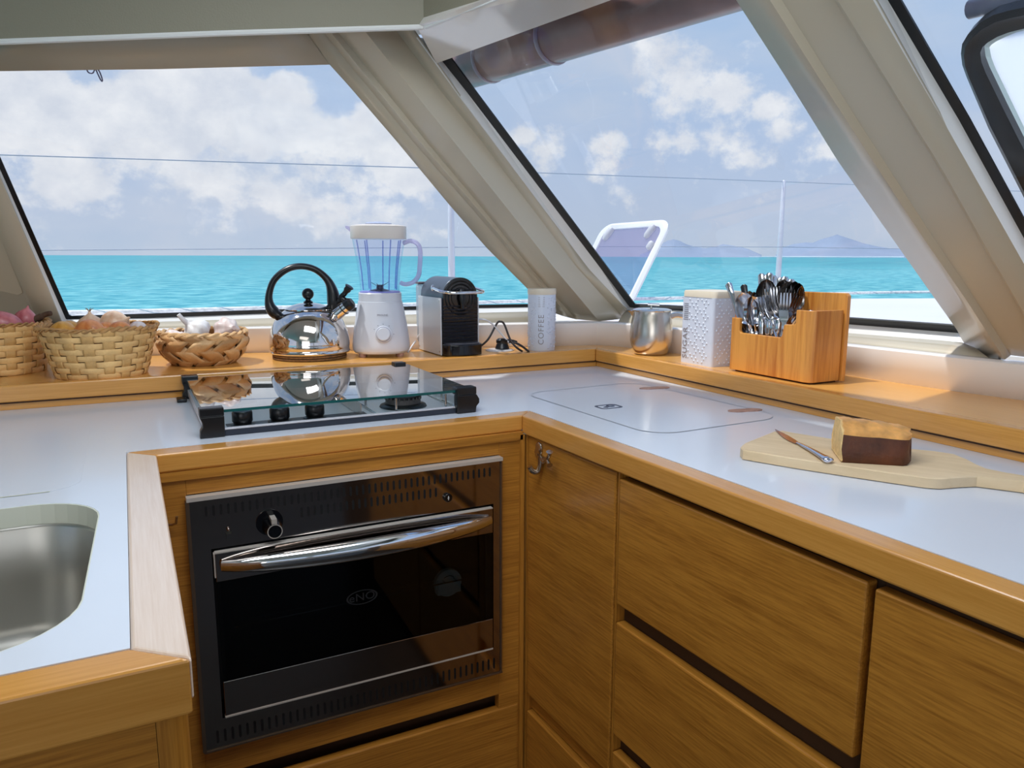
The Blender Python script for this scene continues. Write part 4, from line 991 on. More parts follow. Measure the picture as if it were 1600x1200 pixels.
mb = MB(); mb.hexa([(cx_+(x-cx_)*.9, y*.9, .0342) for x, y in tp], [(cx_+(x-cx_)*.9, y*.9, .036) for x, y in tp]); mb.build('drip_grid', mat('dull_grid', (90, 90, 100), .35, .5), dt, smooth=0)
zl = .180
mb = MB(); mb.tube(smoothpath([(-.006, .050, zl+.004), (-.008, .02, zl), (-.006, -.02, zl-.004), (.012, -.045, zl-.006), (cx_, -.052, zl-.006), (W_-.012, -.045, zl-.006), (W_+.006, -.02, zl-.004), (W_+.008, .02, zl), (W_+.006, .05, zl+.004)], 6), .0034, 10, flat=(1.2, 1)); mb.sphere((-.006, .05, zl+.004), .0085, 14, 10, (.5, 1, 1)); mb.sphere((W_+.006, .05, zl+.004), .0085, 14, 10, (.5, 1, 1)); mb.build('lever', m_chrome, cm)
mb = MB(); mb.box(-.002, .060, Dp+.004, Dp+.032, .02, .190); tk = mb.build('water_tank', glassy('tank_plastic', (225, 230, 236), 1.4, .05, 1, .5, (225, 228, 232)), cm, smooth=30, bevel=.008)
mb = MB(); mb.box(-.003, .061, Dp+.003, Dp+.033, .190, .1965); mb.build('tank_lid', mat('tank_lid', (96, 84, 90), .4), tk, smooth=30, bevel=.003)

# ---- power outlet, plug and cords
so_ = thing('countertop_socket', 'round grey socket plate let into the shelf beside the coffee machine', 'socket', (.960, 1.955, SZ))
mb = MB(); mb.lathe([(.042, 0), (.042, .002), (.036, .0035), (.001, .0035)], n=36); mb.build('plate', m_socket, so_, smooth=35)
pg = thing('power_plug', 'black angled mains plug pushed into the round socket', 'plug', (.968, 1.955, SZ+.0035))
mb = MB(); mb.lathe([(.020, 0), (.021, .003), (.016, .016), (.018, .019), (.018, .026), (.012, .031), (.001, .031)], n=20); mb.tube([(.01, 0, .022), (.034, -.004, .020), (.045, -.006, .018)], [.008, .006, .004], 10); mb.build('plug_body', m_black, pg, smooth=35)
mb = MB(); mb.tube(smoothpath([Pd(795, 534, 2.165), Pd(806, 536, 2.165), Pd(817, 542, 2.14), Pd(826, 549.5, 2.115)], 8), .0034, 8); mb.build('cord', m_cord_b, pg, world=True)
mb = MB(); mb.tube(smoothpath([Pd(745, 545, 2.15), Pd(762, 531, 2.15), Pd(776, 506, 2.165), Pd(782, 502.5, 2.165), Pd(788, 507, 2.165), Pd(797, 530, 2.155), Pd(806, 542, 2.14), Pd(816, 549, 2.125)], 8), .0030, 8); mb.build('cord', m_cord_b, cm, world=True)
mb = MB(); mb.tube(smoothpath([Pd(735, 503, 2.13), Pd(752, 499, 2.13), Pd(766, 504, 2.15), Pd(780, 518, 2.17), Pd(792, 532, 2.175), Pd(798, 538, 2.175)], 8), .0026, 8); mb.build('cord', m_cord_w, bl, world=True)
mb = MB(); mb.tube(smoothpath([Pd(637, 551, 2.14), Pd(643, 542, 2.20), Pd(651, 530, 2.22), Pd(656, 522, 2.20)], 8), .0026, 8); mb.build('cord', m_cord_w, bl, world=True)

# ---- coffee canister
cx1, cy1 = 1.0758, 1.9135; az = az_of(cx1, cy1)
cf = thing('coffee_canister', 'tall slim round grey tin embossed COFFEE with a cream lid', 'canister', (cx1, cy1, SZ), -az)
mb = MB(); mb.lathe([(.0385, 0), (.0395, .002), (.0405, .165), (.0395, .167)], n=48); mb.build('tin', m_can, cf, smooth=40)
mb = MB(); mb.lathe([(.0410, .162), (.0415, .164), (.0415, .176), (.040, .179), (.001, .1795)], n=48); mb.build('lid', m_lid_wood, cf, smooth=40)
def wrap(vs, R, a0, z0_):  # text read upwards: text x -> z, text y -> around
    out = []
    for v in vs:
        a = a0 + (-v.y)/R*1.0; out.append((math.sin(a)*(R+v.z), -math.cos(a)*(R+v.z), z0_+v.x))
    return out
vs, fs = text_mesh('COFFEE', .0225, .0004, 1.15); mb = MB(); mb.add([Vector(v) for v in wrap(vs, .0402, -.02, .062)], fs); mb.build('embossed_lettering', m_can_text, cf, smooth=0); mb = MB()
for i in range(6):
    z = .128+.0052*i; mb.add([Vector(v) for v in wrap([Vector((dz, dy, dd)) for dz in (0, .0012) for dy in (-.009, .009) for dd in (-.0004, .0005)], .0406, -.02, z)], [(0,1,3,2),(4,5,7,6),(0,1,5,4),(2,3,7,6),(0,2,6,4),(1,3,7,5)])
mb.build('embossed_bars', m_can_text, cf, smooth=0)
mb = MB(); rnd = random.Random(4)
for i in range(150):
    a = rnd.choice([rnd.uniform(-1.5, -.45), rnd.uniform(.4, 1.5)]); z = rnd.uniform(.008, .155); p = Vector((math.sin(a)*.0402, -math.cos(a)*.0402, z)); mb.sphere(p, .0019, 6, 4)
mb.build('raised_dots', m_can, cf, smooth=60)

# ---- sugar canister
sg = thing('sugar_canister', 'square grey tin embossed SUGAR with raised dots and a cream lid', 'canister', (1.330, 1.478, SZ))
hx, hy = .050, .060
mb = MB(); pts = rrect(-hx, hx, -hy, hy, .008, 6); mb.hexa([(x, y, 0) for x, y in pts], [(x, y, .170) for x, y in pts]); mb.build('tin', m_can, sg, smooth=35)
mb = MB(); pts = rrect(-hx-.001, hx+.001, -hy-.001, hy+.001, .015, 6); mb.loft([[(x, y, .170) for x, y in pts], [(x, y, .182) for x, y in pts], [(x*.97, y*.97, .186) for x, y in pts]]); mb.build('lid', m_lid_wood, sg, smooth=35)
mb = MB(); vs, fs = text_mesh('SUGAR', .024, .0008, 1.1); fm = frame3((-hx-.0002, .047, .050), (0, 0, 1), (0, 1, 0)); fm = Matrix(((0, 0, -1, -hx-.0002), (0, 1, 0, .041), (1, 0, 0, .052), (0, 0, 0, 1)))
mb.add([fm @ v for v in vs], fs); mb.build('embossed_lettering', m_can_text, sg, smooth=0); mb = MB()
for i in range(9): mb.box(-hx-.0012, -hx, .033, .050, .112+.005*i, .1132+.005*i)
mb.build('embossed_bars', m_can_text, sg, smooth=0)
mb = MB()
for i in range(20):
    for j in range(5):
        y = .020-.015*j+(.0085 if i % 2 else 0); z = .008+i*.0082
        if abs(y) < .05 and (i*7+j*3) % 4: mb.sphere((-hx, y, z), .0029, 8, 5, (.8, 1, 1))
for i in range(20):
    for j in range(6):
        x = -.038+.015*j+(.0075 if i % 2 else 0); z = .008+i*.0082
        if (i*5+j*3) % 4 and x < .046: mb.sphere((x, -hy, z), .0029, 8, 5, (1, .8, 1))
mb.build('raised_dots', m_can, sg, smooth=60)

# ---- steel jug with lid
cx2, cy2 = 1.3076, 1.6951; az = az_of(cx2, cy2)
jg = thing('milk_jug', 'small lidded brushed steel jug standing in the corner of the shelf', 'jug', (cx2-.002, cy2, SZ), -az)
mb = MB(); mb.lathe(fine([(.040, 0), (.046, .004), (.053, .018), (.0585, .040), (.0592, .062), (.0565, .090), (.0525, .112), (.0515, .122)], 4), n=56); mb.build('body', m_bsteel if False else mat('warm_brushed_steel', (214, 204, 192), .26, 1.), jg, smooth=50)
mb = MB(); mb.lathe([(.0535, .121), (.0545, .1225), (.0545, .1245), (.045, .1275), (.001, .129)], n=48); jl = mb.build('lid', m_steel, jg, smooth=50)
mb = MB(); mb.tube([(-.002, 0, .128), (-.002, 0, .137)], .003, 10); mb.tube([(-.012, 0, .139), (.020, 0, .1375)], [.0035, .004], 10, flat=(1, 1.4)); mb.build('lid_knob', m_steel, jl)
mb = MB(); mb.loft([[(-.048, -.010, .100), (-.048, .010, .100), (-.050, .014, .121), (-.050, -.014, .121)], [(-.060, -.003, .114), (-.060, .003, .114), (-.068, .003, .121), (-.068, -.003, .121)]]); mb.build('pouring_lip', m_steel, jg, smooth=30)
mb = MB(); mb.tube(smoothpath([(.050, .0, .106), (.064, .003, .111), (.080, .005, .110), (.096, .006, .100), (.101, .006, .080), (.100, .006, .055)], 5), .0045, 10, flat=(.8, 1.8), ref=(0, 1, 0)); mb.build('handle', m_steel, jg)

# ---- cutlery caddy
cd = thing('cutlery_caddy', 'stepped bamboo caddy packed with spoons and forks on the right-hand shelf', 'caddy', (1.285, 1.36, SZ), 0)
# local: x = depth from the front panel, y = from left (0) to right (-.238)
th_ = .009
mb = MB()
fp = [(0, .004), (0, .128), (-.026, .128), (-.0265, .098), (-.030, .094), (-.152, .094), (-.156, .098), (-.162, .124), (-.188, .126), (-.193, .130), (-.193, .158), (-.222, .158), (-.222, .004)]
mb.hexa([(0, y, z) for y, z in fp], [(th_, y, z) for y, z in fp]); mb.build('front_panel', m_bamboo, cd, smooth=0, bevel=.0015)
mb = MB(); ch = [(0, -.221), (.006, -.234), (.013, -.239), (.092, -.239), (.092, -.229), (.016, -.229), (.012, -.221)]
mb.hexa([(x, y, .004) for x, y in ch], [(x, y, .158) for x, y in ch]); mb.build('side_panel', m_bamboo, cd, smooth=30, bevel=.001)
mb = MB(); mb.box(th_+.0002, .095, -.010, -.0005, .004, .135); mb.build('side_panel', m_bamboo, cd, smooth=0, bevel=.001)
mb = MB(); bp_ = [(0, .002), (0, .186), (-.006, .191), (-.238, .194), (-.244, .188), (-.244, .002)]; mb.hexa([(.095, y, z) for y, z in bp_], [(.106, y, z) for y, z in bp_]); mb.build('back_panel', m_bamboo, cd, smooth=0, bevel=.0015)
mb = MB(); mb.box(.009, .095, -.232, -.008, .004, .010); mb.box(.009, .095, -.160, -.153, .01, .11); mb.box(.009, .095, -.085, -.079, .01, .085); mb.build('dividers', m_bamboo, cd, smooth=0)
mb = MB(); mb.box(.01, .090, -.232, -.010, .0, .004); mb.build('base_strip', m_dark_gap, cd, smooth=0)

# ---- cutlery
def spoon_mb(L=.185, bw=.020, bl_=.031):
    mb = MB(); top, bot = [], []
    NU, NV = 12, 10; rings = []
    for i in range(NU+1):
        t = -1+2*i/NU; w = bw*math.sqrt(max(0, 1-t*t))*(1-.12*t)+.0006; z = bl_*t
        f = [Vector((w*s, .0105*(1-abs(t)**2.4)*(1-s*s)-.0004+.004*(-t if t < 0 else 0)*0, z)) for s in [-1+2*j/NV for j in range(NV+1)]]
        bk = [p+Vector((0, .0012, 0)) for p in f[::-1]]
        rings.append(f+bk)
    mb.loft(rings)
    pts = [(0, .001, -bl_+.004), (0, .0035, -bl_-.006), (0, .004, -bl_-.014), (0, .002, -bl_-.020), (0, .003, min(-L+bl_, -bl_-.026))]
    mb.tube(smoothpath(pts, 4), [.0040, .0036, .0032, .0030, .0030, .0030, .0031, .0033, .0036, .004, .0044, .0048, .0052, .0057, .0062, .0066, .0062], 8, flat=(.45, 1.25), ref=(0, 1, 0))
    return mb
def fork_mb(L=.185):
    mb = MB(); w = .0115; zt = .030
    def curve(z): return .006*math.sin((z+.03)/.06*PI*.9)
    for k in range(4):
        x = -w+2*w*(k+.5)/4; r = []
        for z, h in ((-.006, .0021), (.008, .0019), (.022, .0016), (zt, .0008)):
            y = curve(z); r.append([Vector((x-h, y, z)), Vector((x+h, y, z)), Vector((x+h, y+.0016, z)), Vector((x-h, y+.0016, z))])
        mb.loft(r)
    r = []
    for z, h in ((-.004, w-.0006), (-.014, w-.001), (-.022, w*.72), (-.028, .0042), (-.036, .0032)):
        y = curve(z) if z > -.03 else 0; r.append([Vector((-h, y, z)), Vector((h, y, z)), Vector((h, y+.0018, z)), Vector((-h, y+.0018, z))])
    mb.loft(r)
    mb.tube([(0, .001, -.034), (0, .002, -.045), (0, .001, -.052), (0, .002, min(-L+.03, -.06))], [.0032, .003, .0042, .0062], 8, flat=(.45, 1.3), ref=(0, 1, 0))
    return mb
def handle_mb(L=.15):     # a knife or spoon stored head down: only the rounded handle end shows
    mb = MB(); mb.tube([(0, 0, .012), (0, 0, .008), (0, 0, -.02), (0, 0, -.03), (0, 0, min(-L, -.04))], [.003, .0062, .0052, .0038, .004], 10, flat=(.6, 1.4), ref=(0, 1, 0)); return mb
m_cut = mat('cutlery_steel', (206, 206, 210), .12, 1.); m_cut_d = mat('dark_cutlery_steel', (150, 146, 142), .16, 1.)  # second steel is the same metal in a darker tone
me_cache = {}
def cutlery(kind, px, py, X, rz=0, foot=(0, 0), m=None, label='', group=None, s=1.0, cat=None):
    """head at the given place, foot standing on the caddy floor at (1.3..1.375, 1.14..1.34)"""
    p = Px(px, py, X); f = Vector((min(1.368, max(1.304, p.x+foot[0])), min(1.335, max(1.142, p.y+foot[1])), SZ+.014))
    ax = (p-f); Ln = ax.length; ax.normalize()
    hl = {'spoon': .031, 'fork': .03, 'handle': .0}[kind]*s
    Lk_ = round((Ln+hl)/s/.006)*.006-.006
    key = (kind, (m or m_cut).name, round(Lk_, 3))
    if key not in me_cache:
        mbx = {'spoon': spoon_mb, 'fork': fork_mb, 'handle': handle_mb}[kind](Lk_)
        nm = {'spoon': 'spoon', 'fork': 'fork', 'handle': 'table_knife'}[kind]
        o = mbx.build(nm, m or m_cut, None, origin=(0, 0, 0), smooth=50); me_cache[key] = o
    else:
        o = me_cache[key].copy(); COL.objects.link(o)
        if 'group' in o: del o['group']
    fdir = Vector((math.cos(-rz), -math.sin(-rz), 0))       # horizontal direction the back of the piece points to
    y = (fdir-ax*fdir.dot(ax)).normalized(); x = y.cross(ax)
    o.matrix_world = Matrix(((x.x*s, y.x*s, ax.x*s, p.x), (x.y*s, y.y*s, ax.y*s, p.y), (x.z*s, y.z*s, ax.z*s, p.z), (0, 0, 0, 1)))
    tag(o, label, cat or {'spoon': 'spoon', 'fork': 'fork', 'handle': 'knife'}[kind], group)
    return o
cutlery('spoon', 1165, 482, 1.298, .5, (.02, -.03), None, 'bright dessert spoon leaning out at the front left corner of the caddy', s=1.25)
cutlery('spoon', 1178, 486, 1.304, 1.0, (.02, -.02), None, 'bright dessert spoon nested just right of the front left one', s=1.15)
cutlery('handle', 1140, 449, 1.325, .6, (.01, -.04), None, 'table knife leaning far out over the left side of the caddy, handle up')
cutlery('spoon', 1197, 461, 1.335, .55, (0, 0), m_cut_d, 'largest dark tablespoon standing bowl up in the middle of the caddy', s=1.2)
for i, (px, py, X, a, s) in enumerate(((1223, 460, 1.350, .3, 1.1), (1232, 463, 1.340, .5, 1.1), (1240, 462, 1.350, 1.1, 1.05), (1246, 464, 1.355, 1.5, 1.02), (1250, 468, 1.36, 1.8, 1.0))):
    cutlery('spoon', px, py, X, a, (0, .01), m_cut_d, 'dark tablespoon in the overlapping row against the tall right side of the caddy', 'dark tablespoons in a row', s)
for i, (px, py, X, a) in enumerate(((1173, 470, 1.355, 1.5), (1179, 472, 1.350, 1.7), (1184, 474, 1.35, 1.6))):
    cutlery('spoon', px, py, X, a, (0, -.01), m_cut_d, 'dark teaspoon seen half edge-on behind the bright dessert spoons', 'dark teaspoons at the left', .8)
cutlery('handle', 1163, 452, 1.35, .5, (.0, -.01), mat('black_handle', (18, 18, 20), .3), 'black-handled knife standing behind the bright spoons')
cutlery('fork', 1226, 482, 1.302, .62, (.01, .01), None, 'fork facing the room with all four tines showing, centre right of the caddy', s=1.15)
for i, (px, py, X, a, l) in enumerate(((1206, 482, 1.310, 1.5, -.06), (1202, 484, 1.304, 1.6, -.07), (1197, 484, 1.308, 1.7, -.07), (1211, 476, 1.322, 1.3, -.06), (1206, 472, 1.33, 1.2, -.05), (1214, 470, 1.33, .9, -.04))):
    cutlery('fork', px, py, X, a, (0, l), None, 'fork seen edge-on with curved tines in the fan at the middle of the caddy', 'fan of forks', s=1.1)
for i, (px, py, X, a, l) in enumerate(((1236, 478, 1.320, 1.0, .03), (1242, 484, 1.312, 1.1, .04), (1231, 472, 1.33, .8, .03))):
    cutlery('fork', px, py, X, a, (0, l), m_cut_d, 'darker fork leaning right between the front fork and the tablespoons', 'dark forks leaning right')
cutlery('fork', 1232, 512, 1.306, .6, (.01, .09), None, 'fork lying low across the front cut-out, tines pointing down right')
cutlery('spoon', 1241, 505, 1.308, .8, (.01, .05), m_cut, 'small spoon tilted low in the right corner of the front cut-out', s=.75)
cutlery('spoon', 1168, 508, 1.306, 1.0, (.01, -.05), m_cut_d, 'small spoon lying low in the left corner of the front cut-out', s=.75)
for i, (px, py, X) in enumerate(((1190, 435, 1.365), (1196, 437, 1.37), (1202, 434, 1.365), (1219, 441, 1.37), (1226, 440, 1.375), (1236, 444, 1.37), (1208, 438, 1.375))):
    cutlery('handle', px, py, X, .5+.1*i, (-.005, .002*i), None, 'rounded steel handle end standing up at the back of the caddy', 'handle ends at the back of the caddy', cat='table knife')
for i, (px, py, X) in enumerate(((1257, 500, 1.32), (1262, 497, 1.325), (1266, 493, 1.335))):
    cutlery('handle', px, py, X, .5, (0, .005), None, 'rounded handle end in the small slot at the right of the caddy', 'handle ends in the right slot', cat='table knife')
for i, (px, py, X, a) in enumerate(((1190, 498, 1.304, .2), (1200, 500, 1.304, .0), (1209, 503, 1.306, .5), (1216, 506, 1.306, .2))):
    cutlery('handle', px, py, X, a+.5, (0, .006*i-.01), None, 'shiny knife handle upright just inside the front cut-out', 'knives inside the front cut-out', cat='table knife')

# ---- cutting board, bread, knife
BZ = .9165
bp2 = [(1157, 698), (1163, 692.5), (1210, 673.5), (1222, 672.5), (1240, 676), (1290, 684), (1350, 692), (1422, 701), (1460, 704.5), (1490, 709), (1511, 717.5), (1527, 726), (1541, 732), (1570, 738), (1600, 743), (1650, 755)]
fp2 = [(1640, 765), (1600, 753), (1560, 748), (1527, 744), (1502, 745), (1470, 747.5), (1448, 746), (1400, 739.5), (1320, 728), (1240, 716), (1161, 703)]
mb = MB(); P_ = [Pz(x, y, BZ) for x, y in bp2+fp2]; c0_ = sum(P_, Vector())/len(P_)
dirb = (Pz(1448, 746, BZ)-Pz(1240, 716, BZ)).normalized(); rzb = math.atan2(dirb.y, dirb.x)
cb_ = thing('cutting_board', 'pale wooden paddle-shaped cutting board lying on the right worktop', 'cutting board', (c0_.x, c0_.y, .9), rzb)
inv = WM[cb_.name].inverted(); Q_ = [inv @ p for p in P_]
cq = Vector((sum(p.x for p in Q_)/len(Q_), sum(p.y for p in Q_)/len(Q_), 0))
mb.loft([[(p.x, p.y, .0012) for p in Q_], [(p.x, p.y, BZ-.9-.0015) for p in Q_], [(p.x+(cq.x-p.x)*.006, p.y+(cq.y-p.y)*.02, BZ-.9) for p in Q_]]); mb.build('board', m_board, cb_, smooth=30)
b0 = Pz(1314.5, 722.5, BZ); b1 = Pz(1398, 727.5, BZ); ub = (b1-b0).normalized(); wbv = Vector((-ub.y, ub.x, 0)); Lb = (Pz(1409, 712, BZ)-b0).dot(ub)
if wbv.dot(fw) < 0: wbv = -wbv
rzl = math.atan2(ub.y, ub.x)
br = thing('bread_loaf', 'half loaf of golden bread with a dark baked side on the cutting board', 'bread', (b0.x, b0.y, BZ), rzl)
Wd = .078; Hd = .0485
mb = MB(); rings = []; nS = 14
for i in range(nS+1):
    t = i/nS; x = Lb*t; k = 1 if t < .82 else math.sqrt(max(.0, 1-((t-.82)/.18)**2*.80)); in_ = (1-k)*Wd*.5
    hh = Hd*(1-.04*math.sin(t*4))*(1-.20*max(0, t-.5)*2*.6); cr = .013*(1-.55*t*t)
    sec = [(in_, .0), (in_-.002, .004), (in_-.001, .02), (in_+.0005, hh-.006), (in_+.003, hh)]
    for j in range(1, 9):
        s = j/9; yy = in_+.003+(Wd-2*in_-.006)*s; sec.append((yy, hh+cr*math.sin(PI*s)**.8+.0012*math.sin(9*s+i*1.7)))
    sec += [(Wd-in_-.003, hh), (Wd-in_, hh*.5), (Wd-in_, 0)]
    rings.append([Vector((x+.0015*math.sin(j*2.1+i*0), y*(1 if wbv.dot(Vector((-math.sin(rzl), math.cos(rzl), 0))) > 0 else -1), z)) for j, (y, z) in enumerate(sec)])
n_ = len(rings[0]); mb.v = [p for r in rings for p in r]
for k in range(nS):
    for i in range(n_):
        j = (i+1) % n_; mb.f.append((k*n_+i, k*n_+j, (k+1)*n_+j, (k+1)*n_+i)); mb.m.append(1 if 3 <= i <= 13 else 0)
mb.f.append([nS*n_+i for i in range(n_)]); mb.m.append(0)
mb.build('crust', [m_crust_dark, m_crust_gold], br, smooth=50)
mb = MB(); c_ = sum(rings[0], Vector())/n_
r1_ = [p.lerp(c_, .05)+Vector((-.0012, 0, 0)) for p in rings[0]]
mb.loft([[p+Vector((.001, 0, 0)) for p in rings[0]], r1_], True, True); mb.build('cut_face', m_crumb, br, smooth=0)
k0_ = Pz(1211, 671.5, BZ+.001); k1_ = Pz(1296, 724, BZ+.001); uk = (k1_-k0_).normalized(); Lk = (k1_-k0_).length
kn_ = thing('table_knife', 'steel table knife lying on the cutting board left of the bread', 'knife', (k0_.x, k0_.y, BZ), math.atan2(uk.y, uk.x))
mb = MB(); n_b = 12; r = []
for i in range(n_b+1):
    t = i/n_b; x = Lk*.47*t; w1 = .0085*math.sin(min(1, t*1.5)*PI/2)*(1 if t < .8 else 1-.5*(t-.8)/.2); r.append([Vector((x, -w1*.9-.0003, .001)), Vector((x, w1*.55+.0003, .001)), Vector((x, w1*.55+.0002, .0024)), Vector((x, -w1*.9-.0001, .0018))])
mb.loft(r); mb.build('blade', m_knifeblade, kn_, smooth=0)
mb = MB(); mb.tube(smoothpath([(Lk*.46, 0, .0025), (Lk*.52, 0, .003), (Lk*.7, 0, .0045), (Lk*.88, 0, .005), (Lk*.97, 0, .005), (Lk, 0, .005)], 4), [.003, .003, .0032, .0036, .004, .0042, .0045, .0048, .005, .0052, .0056, .006, .0066, .0072, .0078, .0084, .0086, .0082, .007, .005, .002], 12, flat=(.55, 1)); mb.build('handle', m_knifehandle, kn_)
# ================================================================== OUTSIDE
# deck around the cabin
deckpx = [(0, 494), (230, 489), (425, 485), (704, 479), (820, 476.5), (990, 474), (1064, 472), (1322, 466.5), (1480, 466)]
dp = [Pz(x, y, 1.0) for x, y in deckpx]
inner = [(q.x+o_.x*.14, q.y+o_.y*.14) for q, o_ in zip(wb, rows_t)]
outer_d = [(-4.5, 3.3)]+[(p.x, p.y) for p in dp]+[(7.5, 2.6), (7.5, -4)]
mb = MB(); mb.poly(outer_d+[(2.0, -4)]+inner[::-1]+[(-4.5, 2.9)], [], .55, 1.0); struct(mb.build('trim_13', m_deck, smooth=0))
# toe rope along the deck edge
rp = [(60, 489.5), (230, 486.5), (425, 481.5), (704, 474.5), (820, 471), (1040, 466.5), (1064, 466), (1322, 458.5), (1460, 456.5), (1600, 456)]
mb = MB(); pts = smoothpath([Pz(x, y, 1.03)+Vector((0, .02, 0)) for x, y in rp], 10)
mb.tube(pts, .0075, 8); rt = mb.build('toe_rope', m_rope, smooth=60); tag(rt, 'thick white rope stretched along the edge of the deck', 'rope')
mb = MB(); ln = 0; sp = []
for i in range(len(pts)-1):
    a, b = pts[i], pts[i+1]; n = max(2, int((b-a).length/.02))
    for k in range(n):
        t = k/n; p = a.lerp(b, t); ang = ln*48; ln += (b-a).length/n; sp.append(p+Vector((0, math.cos(ang)*.0062, math.sin(ang)*.0062)))
mb.tube(sp, .0026, 5); mb.build('lay_strand', m_rope_b, rt, world=True)
# stanchions and lifelines
wtop = [(-120, 239), (0, 242), (650, 262), (704, 264), (840, 270), (1225, 284), (1600, 299), (1700, 303)]
tp_ = [Pd(x, y, k_*math.hypot(Pz(x, y, 1.65).x, Pz(x, y, 1.65).y)) for (x, y), k_ in zip(wtop, (.80, .80, .83, .835, .86, .93, .94, .94))]
Ds = [math.hypot(p.x, p.y) for p in tp_]
wlow = [(-120, 392), (0, 391.5), (650, 387), (704, 386.5), (840, 385), (1225, 386), (1600, 392), (1700, 394)]
lw_ = [Pd(x, y, D) for (x, y), D in zip(wlow, Ds)]
mb = MB(); mb.tube(tp_, .0021, 6); tag(mb.build('lifeline', m_wire), 'upper steel lifeline wire running across the sky outside the windows', 'wire')
mb = MB(); mb.tube(lw_, .0019, 6); tag(mb.build('lifeline', m_wire), 'lower lifeline wire just above the sea horizon', 'wire')
for i, lab in ((3, 'steel stanchion outside the left window behind the coffee machine'), (5, 'steel stanchion outside the middle window behind the cutlery caddy')):
    p = tp_[i]; st = thing('stanchion', lab, 'stanchion', (p.x, p.y, 1.0))
    mb = MB(); mb.tube([(0, 0, 0), (0, 0, .3), (0, 0, p.z-1.0+.002), (0, 0, p.z-1.0+.008)], [.0155, .0145, .0100, .006], 14); mb.build('post', m_stan, st)
    mb = MB(); mb.lathe([(.035, 0), (.035, .006), (.02, .01), (.018, .03)], n=20); mb.build('base', m_stan, st)
# open deck hatch
hB = Pz(985, 483, 1.0); Dh = math.hypot(hB.x, hB.y)
hR = hB; hT = Pd(1053, 344, Dh+.10); hL = Pd(945, 352, Dh+.34); hBL = hB+(hL-hT)
hx_ = (hR-hBL).normalized(); hy_ = (hT-hR); hh_ = hy_.length; wH = (hR-hBL).length; hy_ = hy_.normalized(); hn = hx_.cross(hy_).normalized()
ht = thing('deck_hatch', 'open white-framed deck hatch with violet tinted pane, tilted up outside the middle window', 'hatch', tuple(hB))
def HP(u, v, w=0): return hBL+hx_*u+hy_*v+hn*w
def hloop(m_, r, w): return [HP(x, y, w) for x, y in rrect(m_, wH-m_, m_, hh_-m_, r, 7)]
mb = MB(); s_ = -1 if hn.dot(EYE-hB) < 0 else 1
mb.loft([hloop(0, .06, 0), hloop(0, .06, s_*.010), hloop(.014, .05, s_*.018), hloop(.030, .042, s_*.012), hloop(.030, .042, 0), hloop(0, .06, 0)], True, False); mb.build('frame', m_hatch_frame, ht, world=True, smooth=50)
mb = MB(); mb.hexa(hloop(.018, .045, s_*.002), hloop(.018, .045, s_*.006)); hp2 = mb.build('tinted_pane', m_hatch_acr, ht, world=True, smooth=0)
for (px, py, k) in ((950, 366, 1), (1015, 362, 1), (1016, 384, .6)):
    c = Pp(px, py, (hB+hn*s_*.012, hn)); mb = MB(); dd = (hT-hR).normalized()*.8+hx_*.25; dd.normalize()
    mb.tube([c-dd*.032*k, c-dd*.02*k, c+dd*.02*k, c+dd*.034*k], [.008, .014, .016, .011], 12); mb.build('latch_handle', m_hatch_part, ht, world=True)
# rolled cover hanging under the roof edge outside the middle window
po = (W2g[0]-n2*.070, n2)
ra1 = Pp(718, 108, po); ra2 = Pp(1065, -6, po); dirr = (ra2-ra1).normalized()
mb = MB(); pts = [ra1+dirr*t for t in (0, .04, .2, .5, .9, 1.2)]; mb.tube([pts[0]-dirr*.035]+pts, [.012, .044, .052, .052, .051, .051, .051], 20)
rl = mb.build('rolled_cover', m_roll, smooth=60); tag(rl, 'mauve-brown rolled-up window cover hanging outside the top of the middle window', 'cover')
m_fold = mat('fold_mauve', (176, 160, 176), .35, coat=.3)
mb = MB()
for t, r in ((.13, .0525), (.36, .0525)):
    c = ra1+dirr*t; e1_ = Vector((0, 0, 1)); e1_ = (e1_-dirr*e1_.dot(dirr)).normalized(); e2_ = dirr.cross(e1_)
    mb.tube([c+dirr*.0*k+(e1_*math.cos(2*PI*k/24)+e2_*math.sin(2*PI*k/24))*r for k in range(25)], .003, 6, flat=(1, 2))
mb.build('tie_band', m_fold, rl, world=True)
# wire loop at the top of the left window
po1 = (W1g[0]-n1*.03, n1)
mb = MB(); mb.tube(smoothpath([Pp(x, y, po1) for x, y in ((134, 104), (138, 113), (145, 114), (149, 108), (153, 116), (158, 126), (160, 125), (156, 113), (151, 106))], 6), .0016, 6); tag(mb.build('wire_loop', mat('mauve_metal', (120, 112, 140), .4, .4)), 'small bent wire loop hanging outside the top of the left window', 'loop')
# opening light in the right window
m_glare, nt_, b_ = new_mat('glare_sheet'); nt_.nodes.remove(b_); tl_ = nt_.nodes.new('ShaderNodeBsdfTranslucent'); tl_.inputs[0].default_value = (.98, .98, .98, 1)
nt_.links.new(tl_.outputs[0], [n for n in nt_.nodes if n.type == 'OUTPUT_MATERIAL'][0].inputs[0])
P3 = (W3g[0]-n3*.05, n3)
outl3 = [(1511, 70), (1513, 88), (1520, 108), (1553, 187), (1600, 280), (1760, 600), (1800, 650), (2000, 660), (2060, 600), (2060, -60), (1980, -90), (1660, -14), (1586, 2), (1562, 9), (1540, 22), (1522, 40), (1513, 55)]
inl3 = [(1538, 73), (1540, 88), (1546, 104), (1573, 160), (1602, 218), (1775, 560), (1805, 600), (1960, 610), (2000, 570), (2000, -10), (1950, -40), (1690, 16), (1603, 36), (1583, 41), (1565, 48), (1550, 57), (1542, 64)]
